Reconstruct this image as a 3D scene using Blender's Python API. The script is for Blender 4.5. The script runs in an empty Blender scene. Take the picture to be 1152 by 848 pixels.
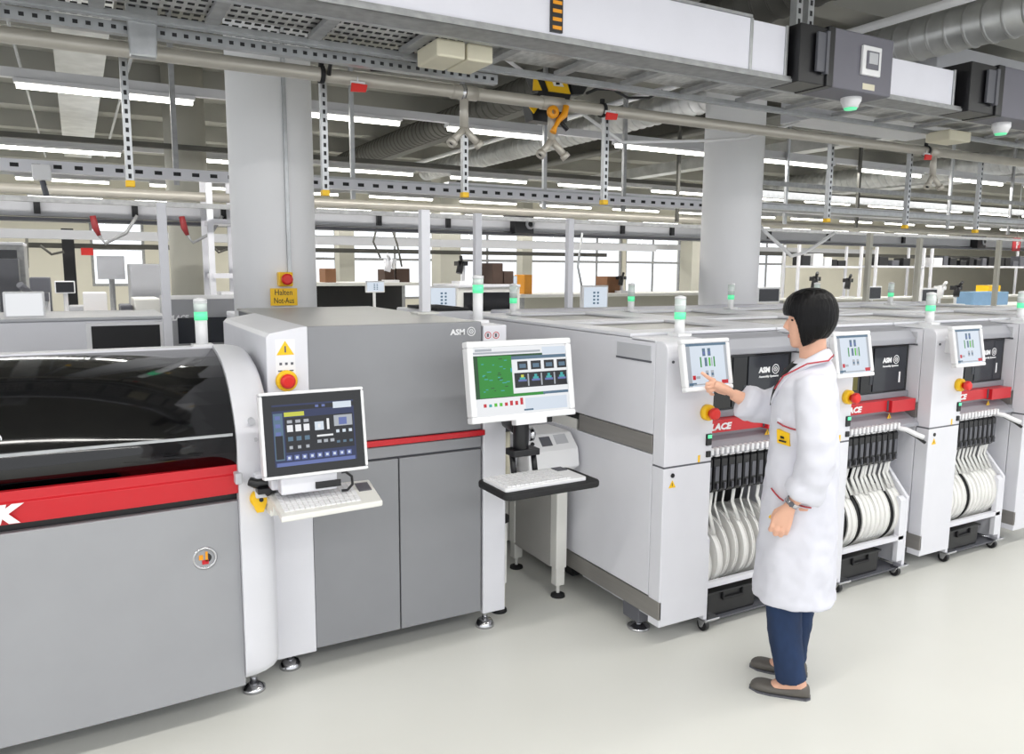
import bpy, bmesh, math, random
from mathutils import Vector, Matrix
random.seed(7)
SC = bpy.context.scene
COL = SC.collection
V = Vector
PI = math.pi
# ------------------------------------------------------------------ camera
CY, CP, CR, FPX, CH = math.radians(29.02), math.radians(7.885), math.radians(0.38), 877.88, 1.691
_f = V((math.sin(CY)*math.cos(CP), math.cos(CY)*math.cos(CP), -math.sin(CP)))
_r0 = V((math.cos(CY), -math.sin(CY), 0)); _u0 = _r0.cross(_f)
_r = _r0*math.cos(CR)+_u0*math.sin(CR); _u = _u0*math.cos(CR)-_r0*math.sin(CR)
EYE = V((0, 0, CH))
cd = bpy.data.cameras.new('camera'); cam = bpy.data.objects.new('camera', cd); COL.objects.link(cam)
cd.sensor_width = 36; cd.lens = FPX/1152*36; cd.clip_start = .05; cd.clip_end = 300
cam.matrix_world = Matrix(((_r.x, _u.x, -_f.x, 0), (_r.y, _u.y, -_f.y, 0), (_r.z, _u.z, -_f.z, CH), (0, 0, 0, 1)))
SC.camera = cam

def at(px, py, X=None, Y=None, Z=None):
    """the point of the place that shows at a pixel, on the plane X, Y or Z = const"""
    d = _r*((px-576)/FPX) - _u*((py-424)/FPX) + _f
    if X is not None: t = X/d.x
    elif Y is not None: t = Y/d.y
    else: t = (Z-CH)/d.z
    return EYE + d*t

# ------------------------------------------------------------------ materials
def lin(h):
    h = h.lstrip('#'); c = [int(h[i:i+2], 16)/255 for i in (0, 2, 4)]
    return tuple(x/12.92 if x <= .04045 else ((x+.055)/1.055)**2.4 for x in c)+(1,)
MATS = {}
def mat(name, hexc, rough=.5, metal=0, spec=.5, noise=.04, scale=6, bump=0, emit=0, coat=0, stretch=None):
    m = bpy.data.materials.new(name); m.use_nodes = True; nt = m.node_tree; b = nt.nodes['Principled BSDF']
    c = lin(hexc)
    b.inputs['Roughness'].default_value = rough; b.inputs['Metallic'].default_value = metal
    b.inputs['Specular IOR Level'].default_value = spec; b.inputs['Coat Weight'].default_value = coat
    tc = nt.nodes.new('ShaderNodeTexCoord'); nz = nt.nodes.new('ShaderNodeTexNoise')
    nz.inputs['Scale'].default_value = scale; nz.inputs['Detail'].default_value = 3
    src = tc.outputs['Object']
    if stretch:
        mp = nt.nodes.new('ShaderNodeMapping'); mp.inputs['Scale'].default_value = stretch
        nt.links.new(src, mp.inputs['Vector']); src = mp.outputs['Vector']
    nt.links.new(src, nz.inputs['Vector'])
    if noise:
        r = nt.nodes.new('ShaderNodeValToRGB')
        r.color_ramp.elements[0].position = .3; r.color_ramp.elements[1].position = .7
        r.color_ramp.elements[0].color = tuple(x*(1-noise) for x in c[:3])+(1,)
        r.color_ramp.elements[1].color = tuple(min(1, x*(1+noise)) for x in c[:3])+(1,)
        nt.links.new(nz.outputs['Fac'], r.inputs['Fac']); nt.links.new(r.outputs['Color'], b.inputs['Base Color'])
    else:
        b.inputs['Base Color'].default_value = c
    if bump:
        bp = nt.nodes.new('ShaderNodeBump'); bp.inputs['Strength'].default_value = bump; bp.inputs['Distance'].default_value = .01
        nt.links.new(nz.outputs['Fac'], bp.inputs['Height']); nt.links.new(bp.outputs['Normal'], b.inputs['Normal'])
    if emit:
        b.inputs['Emission Color'].default_value = c; b.inputs['Emission Strength'].default_value = emit
    MATS[name] = m
    return m
white = mat('white_paint', '#DEDEE4', .38, noise=.015)
white2 = mat('warm_white_paint', '#E2E1DC', .45, noise=.02)
whitegl = mat('white_plastic', '#EAEAEC', .3, noise=.01)
grey = mat('grey_paint', '#9C9DA1', .42, noise=.02)
greym = mat('mid_grey_paint', '#8A8B8F', .42, noise=.02)
greylt = mat('light_grey_paint', '#BDBEC3', .4, noise=.02)
greydk = mat('dark_grey_paint', '#5A5B62', .45, noise=.03)
warmgrey = mat('warm_grey_metal', '#8E8B87', .35, .35, noise=.05, scale=3, stretch=(1, 1, 25))
boxgrey = mat('box_grey_plastic', '#6B6A74', .5, noise=.03)
black = mat('black_plastic', '#17171A', .35, noise=.05)
blackm = mat('matte_black', '#1B1B1D', .7, noise=.05)
blackgl = mat('black_gloss', '#08080A', .08, noise=0, spec=.6)
panedk = mat('dark_window_glass', '#2B2E35', .12, noise=.03, scale=2)
panedk2 = mat('darker_window_glass', '#15161A', .1, noise=.03, scale=2)
olive = mat('olive_interior', '#5A5514', .4, noise=.2, scale=10)
red = mat('red_paint', '#C21D27', .35, noise=.02)
redcap = mat('red_plastic', '#DC2A24', .35, noise=.02)
yellow = mat('yellow_plastic', '#F6C414', .4, noise=.02)
orange = mat('orange_plastic', '#E99A12', .4, noise=.05)
galv = mat('galvanised_steel', '#B4B6B8', .38, .75, noise=.1, scale=14)
galvdull = mat('dull_galvanised_steel', '#9C9D9E', .5, .4, noise=.15, scale=18)
traymat = mat('brushed_tray_sheet', '#C4C4C2', .42, .4, noise=.22, scale=16, stretch=(2, 1, 1), bump=.2)
chrome = mat('polished_steel', '#C9C9CC', .18, 1, noise=.03)
pipe_m = mat('ivory_pipe', '#BDB8AE', .3, .25, noise=.06, scale=5)
slot = mat('slot_black', '#2A2A2C', .8, noise=.05)
trunkw = mat('trunking_white', '#E2E2EC', .35, noise=.015)
cream = mat('cream_plastic', '#D8D2BC', .5, noise=.03)
creamwall = mat('cream_wall_paint', '#D8D4C6', .8, noise=.03, scale=1)
ceilm = mat('concrete_ceiling_paint', '#9C9B94', .9, noise=.08, scale=1.2)
colm = mat('column_paint', '#ECECEE', .75, noise=.015, scale=2)
colbg = mat('column_grey_paint', '#B5B3A9', .8, noise=.03, scale=2)
lamp = mat('lamp_tube', '#FFFDF4', .5, noise=0, emit=7)
lamphouse = mat('lamp_housing', '#C4C4C6', .5, noise=.03)
green_l = mat('green_lens', '#5FDFA0', .3, noise=0, emit=.7)
valvered = mat('dark_red_valve', '#8E2A2E', .5, noise=.03)
hoodgrey = mat('hood_grey_paint', '#9FA0A7', .4, noise=.02)
sillgrey = mat('sill_grey_paint', '#85868D', .4, noise=.02)
lens_w = mat('clear_lens', '#D5E0DC', .25, noise=.02)
reelw = mat('reel_white_plastic', '#E6E5E2', .4, noise=.02)
tapew = mat('tape_paper_white', '#EDECE8', .55, noise=.02)
tapeg = mat('tape_clear_grey', '#8C8C8C', .35, noise=.1)
brown = mat('brown_cardboard', '#8A6246', .8, noise=.1)
dkbrown = mat('dark_brown_card', '#4A3930', .8, noise=.1)
bluepl = mat('blue_plastic', '#7FA3C4', .5, noise=.05)
darkmetal = mat('dark_duct_paint', '#504F4A', .55, .2, noise=.12, scale=4)
ductgrey = mat('duct_sheet_metal', '#C2C3C3', .35, .5, noise=.15, scale=5)
# floor: pale grey coated floor, slightly glossy
floorm = mat('coated_floor', '#E2E2DC', .32, noise=.025, scale=1.3, spec=.35)
def emat(name, h, s=1.0):
    m = mat(name, '#050506', .25, noise=0); b = m.node_tree.nodes['Principled BSDF']
    b.inputs['Emission Color'].default_value = lin(h); b.inputs['Emission Strength'].default_value = s
    return m
s_white = emat('screen_white', '#F3F5F8'); s_pale = emat('screen_pale_blue', '#DCE6F2'); s_navy = emat('screen_navy', '#26315C', .9)
s_dark = emat('screen_black', '#14151D', .8); s_blue = emat('screen_blue', '#6A79B8', .9); s_green = emat('screen_green', '#1F8C26', 1.0)
s_dkgreen = emat('screen_dark_green', '#0F4A1A', .9); s_teal = emat('screen_teal', '#3FB4B4', .9); s_red = emat('screen_red', '#D22330', .9)
s_lime = emat('screen_lime', '#5CC82A', .9); s_yel = emat('screen_yellow', '#D8DC4A', .9); s_mid = emat('screen_slate', '#5C7A92', .9); s_grey = emat('screen_grey', '#B9BEC6', .9)
SCR = [s_white, s_pale, s_navy, s_dark, s_blue, s_green, s_dkgreen, s_teal, s_red, s_lime, s_yel, s_mid, s_grey]
iW, iP, iN, iD, iB, iG, iDG, iT, iR, iL, iY, iM, iGr = range(13)

# ------------------------------------------------------------------ mesh helper
class MB:
    def __init__(s, M=None):
        s.bm = bmesh.new(); s.M = M or Matrix()
    def v(s, p): return s.bm.verts.new(s.M @ V(p))
    def face(s, vs, mi=0, smooth=False):
        try:
            f = s.bm.faces.new(vs); f.material_index = mi; f.smooth = smooth
        except ValueError: pass
    def box(s, x0, x1, y0, y1, z0, z1, mi=0):
        p = [s.v((x, y, z)) for x in (x0, x1) for y in (y0, y1) for z in (z0, z1)]
        for q in ((0, 1, 3, 2), (4, 6, 7, 5), (0, 4, 5, 1), (2, 3, 7, 6), (0, 2, 6, 4), (1, 5, 7, 3)): s.face([p[i] for i in q], mi)
        return s
    def prism(s, pts, ax, a, b, mi=0, smooth=False):
        def w(p, t):
            return (t, p[0], p[1]) if ax == 'x' else (p[0], t, p[1]) if ax == 'y' else (p[0], p[1], t)
        A = [s.v(w(p, a)) for p in pts]; B = [s.v(w(p, b)) for p in pts]; n = len(pts)
        s.face(A[::-1], mi); s.face(B, mi)
        for i in range(n): s.face([A[i], A[(i+1) % n], B[(i+1) % n], B[i]], mi, smooth)
        return s
    def loft(s, rings, mi=0, cap=True, smooth=True, closed=True):
        R = [[s.v(p) for p in r] for r in rings]; n = len(R[0])
        for a, b in zip(R, R[1:]):
            for i in range(n if closed else n-1): s.face([a[i], a[(i+1) % n], b[(i+1) % n], b[i]], mi, smooth)
        if cap: s.face(R[0][::-1], mi); s.face(R[-1], mi)
        return s
    def tube(s, pts, r, n=10, mi=0, smooth=True, flat=1.0):
        pts = [V(p) for p in pts]; rs = r if isinstance(r, (list, tuple)) else [r]*len(pts)
        rings = []; side = None
        for i, p in enumerate(pts):
            d = (pts[min(i+1, len(pts)-1)]-pts[max(i-1, 0)])
            d = d.normalized() if d.length > 1e-9 else V((0, 0, 1))
            if side is None:
                side = d.cross(V((0, 0, 1)) if abs(d.z) < .9 else V((1, 0, 0))).normalized()
            else:
                side = (side-d*side.dot(d)).normalized()
            up = side.cross(d)
            rings.append([p+(side*math.cos(2*PI*k/n)+up*math.sin(2*PI*k/n)*flat)*rs[i] for k in range(n)])
        return s.loft(rings, mi, True, smooth)
    def cyl(s, p0, p1, r, r2=None, n=20, mi=0):
        return s.tube([p0, p1], [r, r if r2 is None else r2], n, mi)
    def lathe(s, prof, o, d, n=28, mi=0, smooth=True, closed=False):
        """prof: list of (radius, height along d)"""
        o = V(o); d = V(d).normalized(); a = d.cross(V((0, 0, 1)) if abs(d.z) < .9 else V((1, 0, 0))).normalized(); b = d.cross(a)
        rings = [[o+d*h+(a*math.cos(2*PI*k/n)+b*math.sin(2*PI*k/n))*r for k in range(n)] for r, h in prof]
        if closed: rings.append(rings[0])
        return s.loft(rings, mi, not closed, smooth)
    def sphere(s, c, rx, ry=None, rz=None, mi=0, n=16, m=10):
        ry = rx if ry is None else ry; rz = rx if rz is None else rz; c = V(c)
        rings = []
        for j in range(m+1):
            t = PI*(j+.02)/(m+.04); rings.append([c+V((rx*math.sin(t)*math.cos(2*PI*k/n), ry*math.sin(t)*math.sin(2*PI*k/n), rz*math.cos(t))) for k in range(n)])
        return s.loft(rings, mi)
    def text(s, body, size, M, mi=0, shear=0, bold=0, depth=.0006, width=None, align='LEFT'):
        cu = bpy.data.curves.new('lettering', 'FONT'); cu.body = body; cu.size = size; cu.shear = shear; cu.offset = bold; cu.extrude = depth
        cu.resolution_u = 2; cu.align_x = align
        o = bpy.data.objects.new('lettering', cu); COL.objects.link(o)
        dg = bpy.context.evaluated_depsgraph_get(); me = bpy.data.meshes.new_from_object(o.evaluated_get(dg))
        sx = 1
        if width and len(me.vertices):
            xs = [q.co.x for q in me.vertices]; sx = width/max(1e-6, max(xs)-min(xs))
        vs = [s.v(M @ V((q.co.x*sx, q.co.y, q.co.z))) for q in me.vertices]
        for f in me.polygons: s.face([vs[i] for i in f.vertices], mi)
        bpy.data.objects.remove(o); bpy.data.curves.remove(cu); bpy.data.meshes.remove(me)
        return s
    def build(s, name, mats, parent=None, local=False, bevel=0, seg=2, smooth=None, sub=0, tag=None, angle=40):
        bm = s.bm
        if parent is not None and not local:
            off = V((0, 0, 0)); p = parent
            while p is not None: off += p.location; p = p.parent
            for q in bm.verts: q.co -= off
        org = None
        if parent is None and not local:
            lo = [min(q.co[i] for q in bm.verts) for i in range(3)]; hi = [max(q.co[i] for q in bm.verts) for i in range(3)]
            org = V(((lo[0]+hi[0])/2, (lo[1]+hi[1])/2, lo[2]))
            for q in bm.verts: q.co -= org
        bmesh.ops.recalc_face_normals(bm, faces=bm.faces)
        me = bpy.data.meshes.new(name); bm.to_mesh(me); bm.free()
        for m in (mats if isinstance(mats, (list, tuple)) else [mats]): me.materials.append(m)
        o = bpy.data.objects.new(name, me); COL.objects.link(o)
        if org is not None: o.location = org
        if parent is not None: o.parent = parent
        if smooth is not None:
            for f in me.polygons: f.use_smooth = smooth
        if bevel:
            b = o.modifiers.new('bevel', 'BEVEL'); b.width = bevel; b.segments = seg; b.limit_method = 'ANGLE'; b.angle_limit = math.radians(angle)
            b.harden_normals = False
        if sub:
            u = o.modifiers.new('smooth', 'SUBSURF'); u.levels = sub; u.render_levels = sub
        if tag: settag(o, *tag)
        return o

def settag(o, label, cat, group=None):
    o['label'] = label; o['category'] = cat
    if group: o['group'] = group
    return o
def thing(name, label, cat, loc=(0, 0, 0), rz=0, group=None):
    o = bpy.data.objects.new(name, None); COL.objects.link(o); o.location = loc; o.rotation_euler = (0, 0, rz); o.empty_display_size = .1
    return settag(o, label, cat, group)
def struct(o): o['kind'] = 'structure'; return o
def kids(o): return [c for c in bpy.data.objects if c.parent == o]
def dup(root, loc, label=None, rz=None):
    ch = [(c, kids(c)) for c in kids(root)]
    r = root.copy(); COL.objects.link(r); r.location = loc
    if rz is not None: r.rotation_euler = (0, 0, rz)
    if label: r['label'] = label
    for c, gs in ch:
        n = c.copy(); COL.objects.link(n); n.parent = r
        for g in gs:
            k = g.copy(); COL.objects.link(k); k.parent = n
    return r
def front(x, y, z, rot=0):      # text plane facing -Y
    return Matrix.Translation((x, y, z)) @ Matrix.Rotation(PI/2, 4, 'X') @ Matrix.Rotation(rot, 4, 'Z')
def emblem(mb, x, y, z, r, mi=0):   # ring with a hexagonal eye, facing -Y
    for ra, rb, n in ((r, r*.84, 28), (r*.55, r*.38, 6)):
        mb.lathe([(ra, 0), (ra, -.001), (rb, -.001), (rb, 0)], (x, y, z), (0, 1, 0), n, mi, False, True)
    mb.box(x-r*.1, x+r*.1, y-.001, y, z-r*.12, z+r*.12, mi)
def warn_triangle(mb, x, y, z, h, ymi, kmi, ax='y'):
    w = h*.58
    if ax == 'y':
        mb.prism([(x-w, z), (x+w, z), (x, z+h)], 'y', y-.001, y, ymi); mb.box(x-h*.05, x+h*.05, y-.0016, y-.001, z+h*.2, z+h*.62, kmi)
    else:
        mb.prism([(y-w, z), (y+w, z), (y, z+h)], 'x', x-.001, x, ymi); mb.box(x-.0016, x-.001, y-h*.05, y+h*.05, z+h*.2, z+h*.62, kmi)
# ------------------------------------------------------------------ room shell
BW = 24.0      # back wall
XL, XR = -9.0, 46.0
CZ = 4.3
struct(MB().box(XL, XR, -6, BW, -.1, 0).build('floor', floorm))
struct(MB().box(XL, XR, -1.5, BW, CZ, CZ+.15).build('ceiling', ceilm))
wins = []
def wx(px): return at(px, 300, Y=BW).x
for a, b, z0, z1 in ((103, 164, 1.15, 3.0), (322, 380, .7, 3.0), (396, 492, .7, 3.0), (512, 585, .7, 3.0), (596, 640, .7, 3.0), (644, 700, .7, 3.0), (704, 766, .7, 3.0), (790, 835, .7, 3.0), (842, 884, .7, 3.0)):
    wins.append((wx(a), wx(b), z0, z1))
mb = MB(); px = XL
for x0, x1, z0, z1 in wins:
    mb.box(px, x0, BW, BW+.25, 0, CZ); mb.box(x0, x1, BW, BW+.25, 0, z0); mb.box(x0, x1, BW, BW+.25, z1, CZ); px = x1
mb.box(px, XR, BW, BW+.25, 0, CZ)
struct(mb.build('wall_back', creamwall))
struct(MB().box(XR, XR+.2, -6, BW+.25, 0, CZ).build('wall_right', creamwall))
glassm = bpy.data.materials.new('window_glass'); glassm.use_nodes = True
nt = glassm.node_tree; nt.nodes.clear(); o_ = nt.nodes.new('ShaderNodeOutputMaterial'); mx = nt.nodes.new('ShaderNodeMixShader')
tr = nt.nodes.new('ShaderNodeBsdfTransparent'); gl = nt.nodes.new('ShaderNodeBsdfGlossy'); gl.inputs['Roughness'].default_value = .02
fr = nt.nodes.new('ShaderNodeFresnel'); fr.inputs['IOR'].default_value = 1.3
nt.links.new(fr.outputs[0], mx.inputs[0]); nt.links.new(tr.outputs[0], mx.inputs[1]); nt.links.new(gl.outputs[0], mx.inputs[2]); nt.links.new(mx.outputs[0], o_.inputs[0])
for i, (x0, x1, z0, z1) in enumerate(wins):
    w = .07; m = MB(); zm = z0+(z1-z0)*.55; y0, y1 = BW+.04, BW+.12
    m.box(x0, x0+w, y0, y1, z0, z1); m.box(x1-w, x1, y0, y1, z0, z1); m.box(x0+w, x1-w, y0, y1, z0, z0+w); m.box(x0+w, x1-w, y0, y1, z1-w, z1)
    m.box(x0+w, x1-w, y0, y1, zm-.04, zm+.04)
    k = max(1, int((x1-x0)/1.0))
    for j in range(1, k): xx = x0+(x1-x0)*j/k; m.box(xx-.03, xx+.03, y0+.01, y1-.01, z0+w, z1-w)
    f = struct(m.build('window_%d' % (i+1), galvdull))
    MB().box(x0+w*.5, x1-w*.5, y0+.035, y0+.04, z0+w*.5, z1-w*.5).build('pane', glassm, f)

# world: bright overcast daylight outside
W = bpy.data.worlds.new('daylight'); SC.world = W; W.use_nodes = True
bgn = W.node_tree.nodes['Background']; bgn.inputs['Color'].default_value = (.93, .96, 1, 1); bgn.inputs['Strength'].default_value = 1.6

# columns
def column(x, y, d, name, label, m, square=False):
    mb = MB()
    if square: mb.box(x-d/2, x+d/2, y-d/2, y+d/2, 0, CZ)
    else: mb.cyl((x, y, 0), (x, y, CZ), d/2, n=48)
    return mb.build(name, m, tag=(label, 'column'))
c1 = thing('round_column', 'thick white round column behind the tall grey machine', 'column', (1.17, 5.4, 0))
MB().cyl((1.17, 5.4, 0), (1.17, 5.4, CZ), .268, n=64).build('shaft', colm, c1)
cp = at(322, 200, Y=5.13)
m = MB(); m.box(cp.x-.012, cp.x+.012, 5.115, 5.14, 1.62, 3.9); m.build('cable_conduit', galv, c1, bevel=.003)
cs = at(321, 314, Y=5.1)
m = MB(); m.box(cs.x-.045, cs.x+.045, 5.08, 5.14, cs.z-.045, cs.z+.045); eb = m.build('emergency_stop_box', yellow, c1, bevel=.008)
MB().lathe([(.02, 0), (.022, -.02), (.036, -.025), (.036, -.04), (.025, -.048)], (cs.x, 5.08, cs.z), (0, 1, 0)).build('red_button', redcap, eb)
sg = at(320, 334, Y=5.1)
m = MB(); m.box(sg.x-.085, sg.x+.085, 5.112, 5.118, sg.z-.055, sg.z+.055, 0)
m.text('Halten', .052, front(sg.x-.06, 5.111, sg.z+.012), 1, width=.11); m.text('Not-Aus', .052, front(sg.x-.065, 5.111, sg.z-.04), 1, width=.125)
m.build('yellow_sign', [yellow, black], c1)
c2 = thing('round_column', 'white round column standing behind the row of placement machines', 'column', (5.28, 5.4, 0))
MB().cyl((5.28, 5.4, 0), (5.28, 5.4, CZ), .265, n=64).build('shaft', colm, c2)
for px, y, d, lab, sq in ((215, 11.5, .52, 'pale grey column far behind the white lamp of the solder printer', False), (388, 21, .42, 'narrow far column left of the small red box by the windows', True),
                          (502, 17, .52, 'square grey column between the bright far windows', True), (590, 21, .35, 'slim grey window column beside the dark brown boxes', True), (779, 18, .52, 'square olive grey column just left of the right white column', True)):
    p = at(px, 300, Y=y); column(p.x, y, d, 'building_column', lab, colbg, sq)

# ------------------------------------------------------------------ solder paste printer (left)
P = thing('solder_paste_printer', 'grey solder printer with black glossy hood and red band at left edge', 'machine', (-.3, 3.4, 0))
XA, XB = -1.12, .468
YF = 2.9
# gently bowed front panel
def bow(x): return YF-.0+.03*((x+.33)/.8)**2-.03
N = 16
m = MB(); xs = [XA+(XB-XA)*i/N for i in range(N+1)]
pts = [(x, bow(x)) for x in xs]+[(XB, YF+.25), (XA, YF+.25)]
m.prism(pts, 'z', .125, .845, smooth=False); pn = m.build('front_panel', grey, P, bevel=.004)
# round service window in the panel
k = at(231, 629, Y=YF-.02)
m = MB(); m.lathe([(.042, 0), (.042, -.006), (.034, -.008), (.034, 0)], (k.x, YF-.005, k.z), (0, 1, 0), 32, 0, True, True)
m.lathe([(.033, .0), (.02, -.003)], (k.x, YF-.005, k.z), (0, 1, 0), 28, 1)
m.box(k.x-.02, k.x-.006, YF-.012, YF-.008, k.z-.004, k.z+.014, 2); m.box(k.x+.002, k.x+.01, YF-.012, YF-.008, k.z-.012, k.z+.024, 2); m.box(k.x-.01, k.x+.012, YF-.012, YF-.0085, k.z-.022, k.z-.006, 3)
m.build('round_gauge', [chrome, black, orange, red], P)
# dark gap and red band
pts = [(x, bow(x)+.03) for x in xs]+[(XB, YF+.25), (XA, YF+.25)]
MB().prism(pts, 'z', .845, .882).build('shadow_gap', black, P)
prof = [(.875, -.006), (.945, -.012), (.952, -.002), (.978, -.004)]
m = MB(); rings = []
for x in xs:
    b = bow(x)-.008
    rings.append([(x, b, .876), (x, b-.006, .945), (x, b+.004, .951), (x, b+.004, .982), (x, b+.03, .982), (x, b+.03, .876)])
m.loft(rings, 0, True, False)
m.text('DEK', .075, front(-.392, bow(-.3)-.02, .876+.012), 1, shear=.25, bold=.006, width=.205)
m.build('red_band', [red, whitegl], P, bevel=.002)
# hood profile (y,z)
HP = [(2.90, .982), (2.888, 1.03), (2.892, 1.075), (2.91, 1.115), (2.933, 1.15), (2.968, 1.196), (3.012, 1.238), (3.07, 1.282), (3.145, 1.317), (3.24, 1.343), (3.356, 1.362), (3.41, 1.364), (3.44, 1.355)]
m = MB(); m.loft([[(x, y, z) for y, z in HP]+[(x, 3.44, 1.0), (x, 2.95, .99)] for x in (XA, XB-.002)], 0, True, True)
hood = m.build('hood', blackgl, P)
m = MB()
for i, (a, b) in enumerate(((2, 3),)):
    pass
y, z = 2.921, 1.135
m.box(XA+.01, XB-.01, 2.897, 2.908, 1.088, 1.098, 0)
m.build('hood_seam', galv, hood)
m = MB(); lg = at(2, 458, Y=2.95)
m.text('ASM', .05, front(-.44, 2.90, 1.128), 0, bold=.002); emblem(m, -.262, 2.926, 1.142, .022)
m.build('hood_logo', whitegl, hood)
m = MB(); m.box(XA, XB, 3.37, 3.45, 1.358, 1.370); m.build('top_trim', white, P, bevel=.003)
MB().box(XA, XB, 3.15, 4.6, .16, .98).build('chassis', greydk, P); MB().box(XA, XB, 3.4, 4.4, .02, .16).build('shade_plinth', blackm, P)  # black base block added to deepen the shade under the printer
MB().box(XA, XB, 3.45, 4.6, .98, 1.2).build('rear_housing', white, P)
# end caps, lofted from the hood outline outwards with a rounded front corner
def endcap(name, xa, xb):
    out = [(2.885, .19), (2.878, .3), (2.874, .6), (2.874, .9), (2.874, .99)]+[(y-.014+0*z, z+.012) for y, z in HP[2:]]+[(3.62, 1.22), (4.6, 1.21), (4.6, .13), (3.0, .13), (2.93, .14), (2.9, .16)]
    rings = []
    for t, ins in ((0, 0), (.35, .004), (.6, .014), (.8, .03), (.93, .052), (1, .085)):
        x = xa+(xb-xa)*t; cy, cz = 3.7, .75; r = []
        for y, z in out:
            d = V((cy-y, (cz-z)*.9)); d = d.normalized() if d.length else d
            r.append((x, y+d.x*ins, z+d.y*ins*.55))
        rings.append(r)
    return MB().loft(rings, 0, True, True).build(name, white, P)
ec = endcap('end_cap', XB, .605); endcap('end_cap', XA, XA-.14)
for o in kids(P):
    if o.name.startswith('end_cap'):
        mo = o.modifiers.new('edges', 'EDGE_SPLIT'); mo.split_angle = math.radians(50)
m = MB()
for px, py, r in ((281, 472, .012), (285, 492, .008)):
    q = at(px, py, Y=2.93); m.cyl((q.x, 2.97, q.z), (q.x, 2.885, q.z), r, n=16)
m.build('push_button', greylt, ec)
q = at(292, 563, Y=2.86); m = MB(); m.lathe([(.032, .03), (.032, -.012), (.025, -.02)], (q.x, 2.87, q.z+.006), (0, 1, 0)); m.prism([(q.x-.03, q.z+.01), (q.x+.03, q.z+.01), (q.x+.012, q.z-.042), (q.x-.012, q.z-.042)], 'y', 2.851, 2.89); m.lathe([(.008, 0), (.008, -.006)], (q.x+.004, 2.851, q.z+.006), (0, 1, 0), 12, 1)
m.build('yellow_switch_plate', [yellow, black], ec)
q = at(271, 538, Y=2.86); MB().box(q.x-.02, q.x+.004, 2.85, 2.9, q.z-.02, q.z+.02).build('latch', greylt, P, bevel=.004)
for x, y in ((.528, 3.085), (-1.15, 3.085), (.5, 4.45), (-1.15, 4.45)):
    m = MB(); m.cyl((x, y, .015), (x, y, .16), .016); m.lathe([(.045, 0), (.045, .012), (.02, .03)], (x, y, 0), (0, 0, 1)); m.build('levelling_foot', chrome, P)
# operator monitor of the printer
def monitor_frame(mb, w, h, d, fr, M, round_=.0):
    s = mb.M; mb.M = s @ M
    mb.box(-w/2, w/2, 0, d, 0, fr); mb.box(-w/2, w/2, 0, d, h-fr, h); mb.box(-w/2, -w/2+fr, 0, d, fr, h-fr); mb.box(w/2-fr, w/2, 0, d, fr, h-fr); mb.box(-w/2+fr*.5, w/2-fr*.5, d*.35, d*.98, fr*.5, h-fr*.5)
    mb.M = s
def tiltM(x, y, z, deg, rz=0): return Matrix.Translation((x, y, z)) @ Matrix.Rotation(rz, 4, 'Z') @ Matrix.Rotation(math.radians(-deg), 4, 'X')
MT = tiltM(.706, 2.68, .965, 9)
m = MB(); monitor_frame(m, .372, .302, .045, .012, MT); mon = m.build('operator_monitor', whitegl, P, bevel=.006)
m = MB(MT); m.box(-.174, .174, .003, .02, .012, .29); m.build('black_bezel', blackgl, mon)
m = MB(MT)
def R(x0, x1, z0, z1, mi, w=.29, h=.215, lay=1, ox=-.145, oz=.042, y=.003):   # unit rectangles on a screen, origin bottom left
    R.m.box(ox+x0*w, ox+x1*w, y-lay*.0004, y-.0001*lay+.0001, oz+z0*h, oz+z1*h, mi)
R.m = m
R(0, 1, 0, 1, iN); R(0, 1, .9, .97, iD, lay=2); R(.74, .97, .88, .985, iP, lay=3); R(.52, .56, .92, .96, iB, lay=3); R(.6, .64, .92, .96, iB, lay=3)
R(0.01, .12, .1, .86, iM, lay=2); R(.02, .11, .12, .5, iD, lay=3)
for i in range(3): R(.03, .09, .76-i*.13, .82-i*.13, iB, lay=4)
R(.14, .38, .8, .87, iY, lay=3); R(.4, .62, .8, .86, iN, lay=3)
R(.14, .98, .22, .78, iD, lay=2)
for i in range(3):
    cx = .2+i*.1; R(cx-.035, cx+.035, .55, .66, iW, lay=3); R(cx-.03, cx+.03, .69, .74, iGr, lay=3); R(cx-.03, cx+.03, .4, .47, iM, lay=3); R(cx-.02, cx+.02, .27, .32, iGr, lay=3)
R(.5, .61, .54, .68, iP, lay=3); R(.54, .57, .58, .64, iW, lay=4); R(.65, .68, .54, .72, iW, lay=3); R(.52, .72, .43, .46, iW, lay=3)
R(.74, .97, .58, .76, iGr, lay=3); R(.8, .9, .6, .72, iB, lay=4)
for i in range(3): R(.76+i*.08, .8+i*.08, .47, .52, iP, lay=3); R(.52+i*.08, .57+i*.08, .33, .38, iGr, lay=3); R(.76+i*.08, .8+i*.08, .3, .34, iM, lay=3)
R(.02, .98, .0, .06, iB, lay=2)
for i in range(9): R(.14+i*.092, .2+i*.092, .09, .17, iB, lay=3); R(.155+i*.092, .185+i*.092, .11, .15, iP, lay=4)
m.build('screen', SCR, mon)
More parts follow.
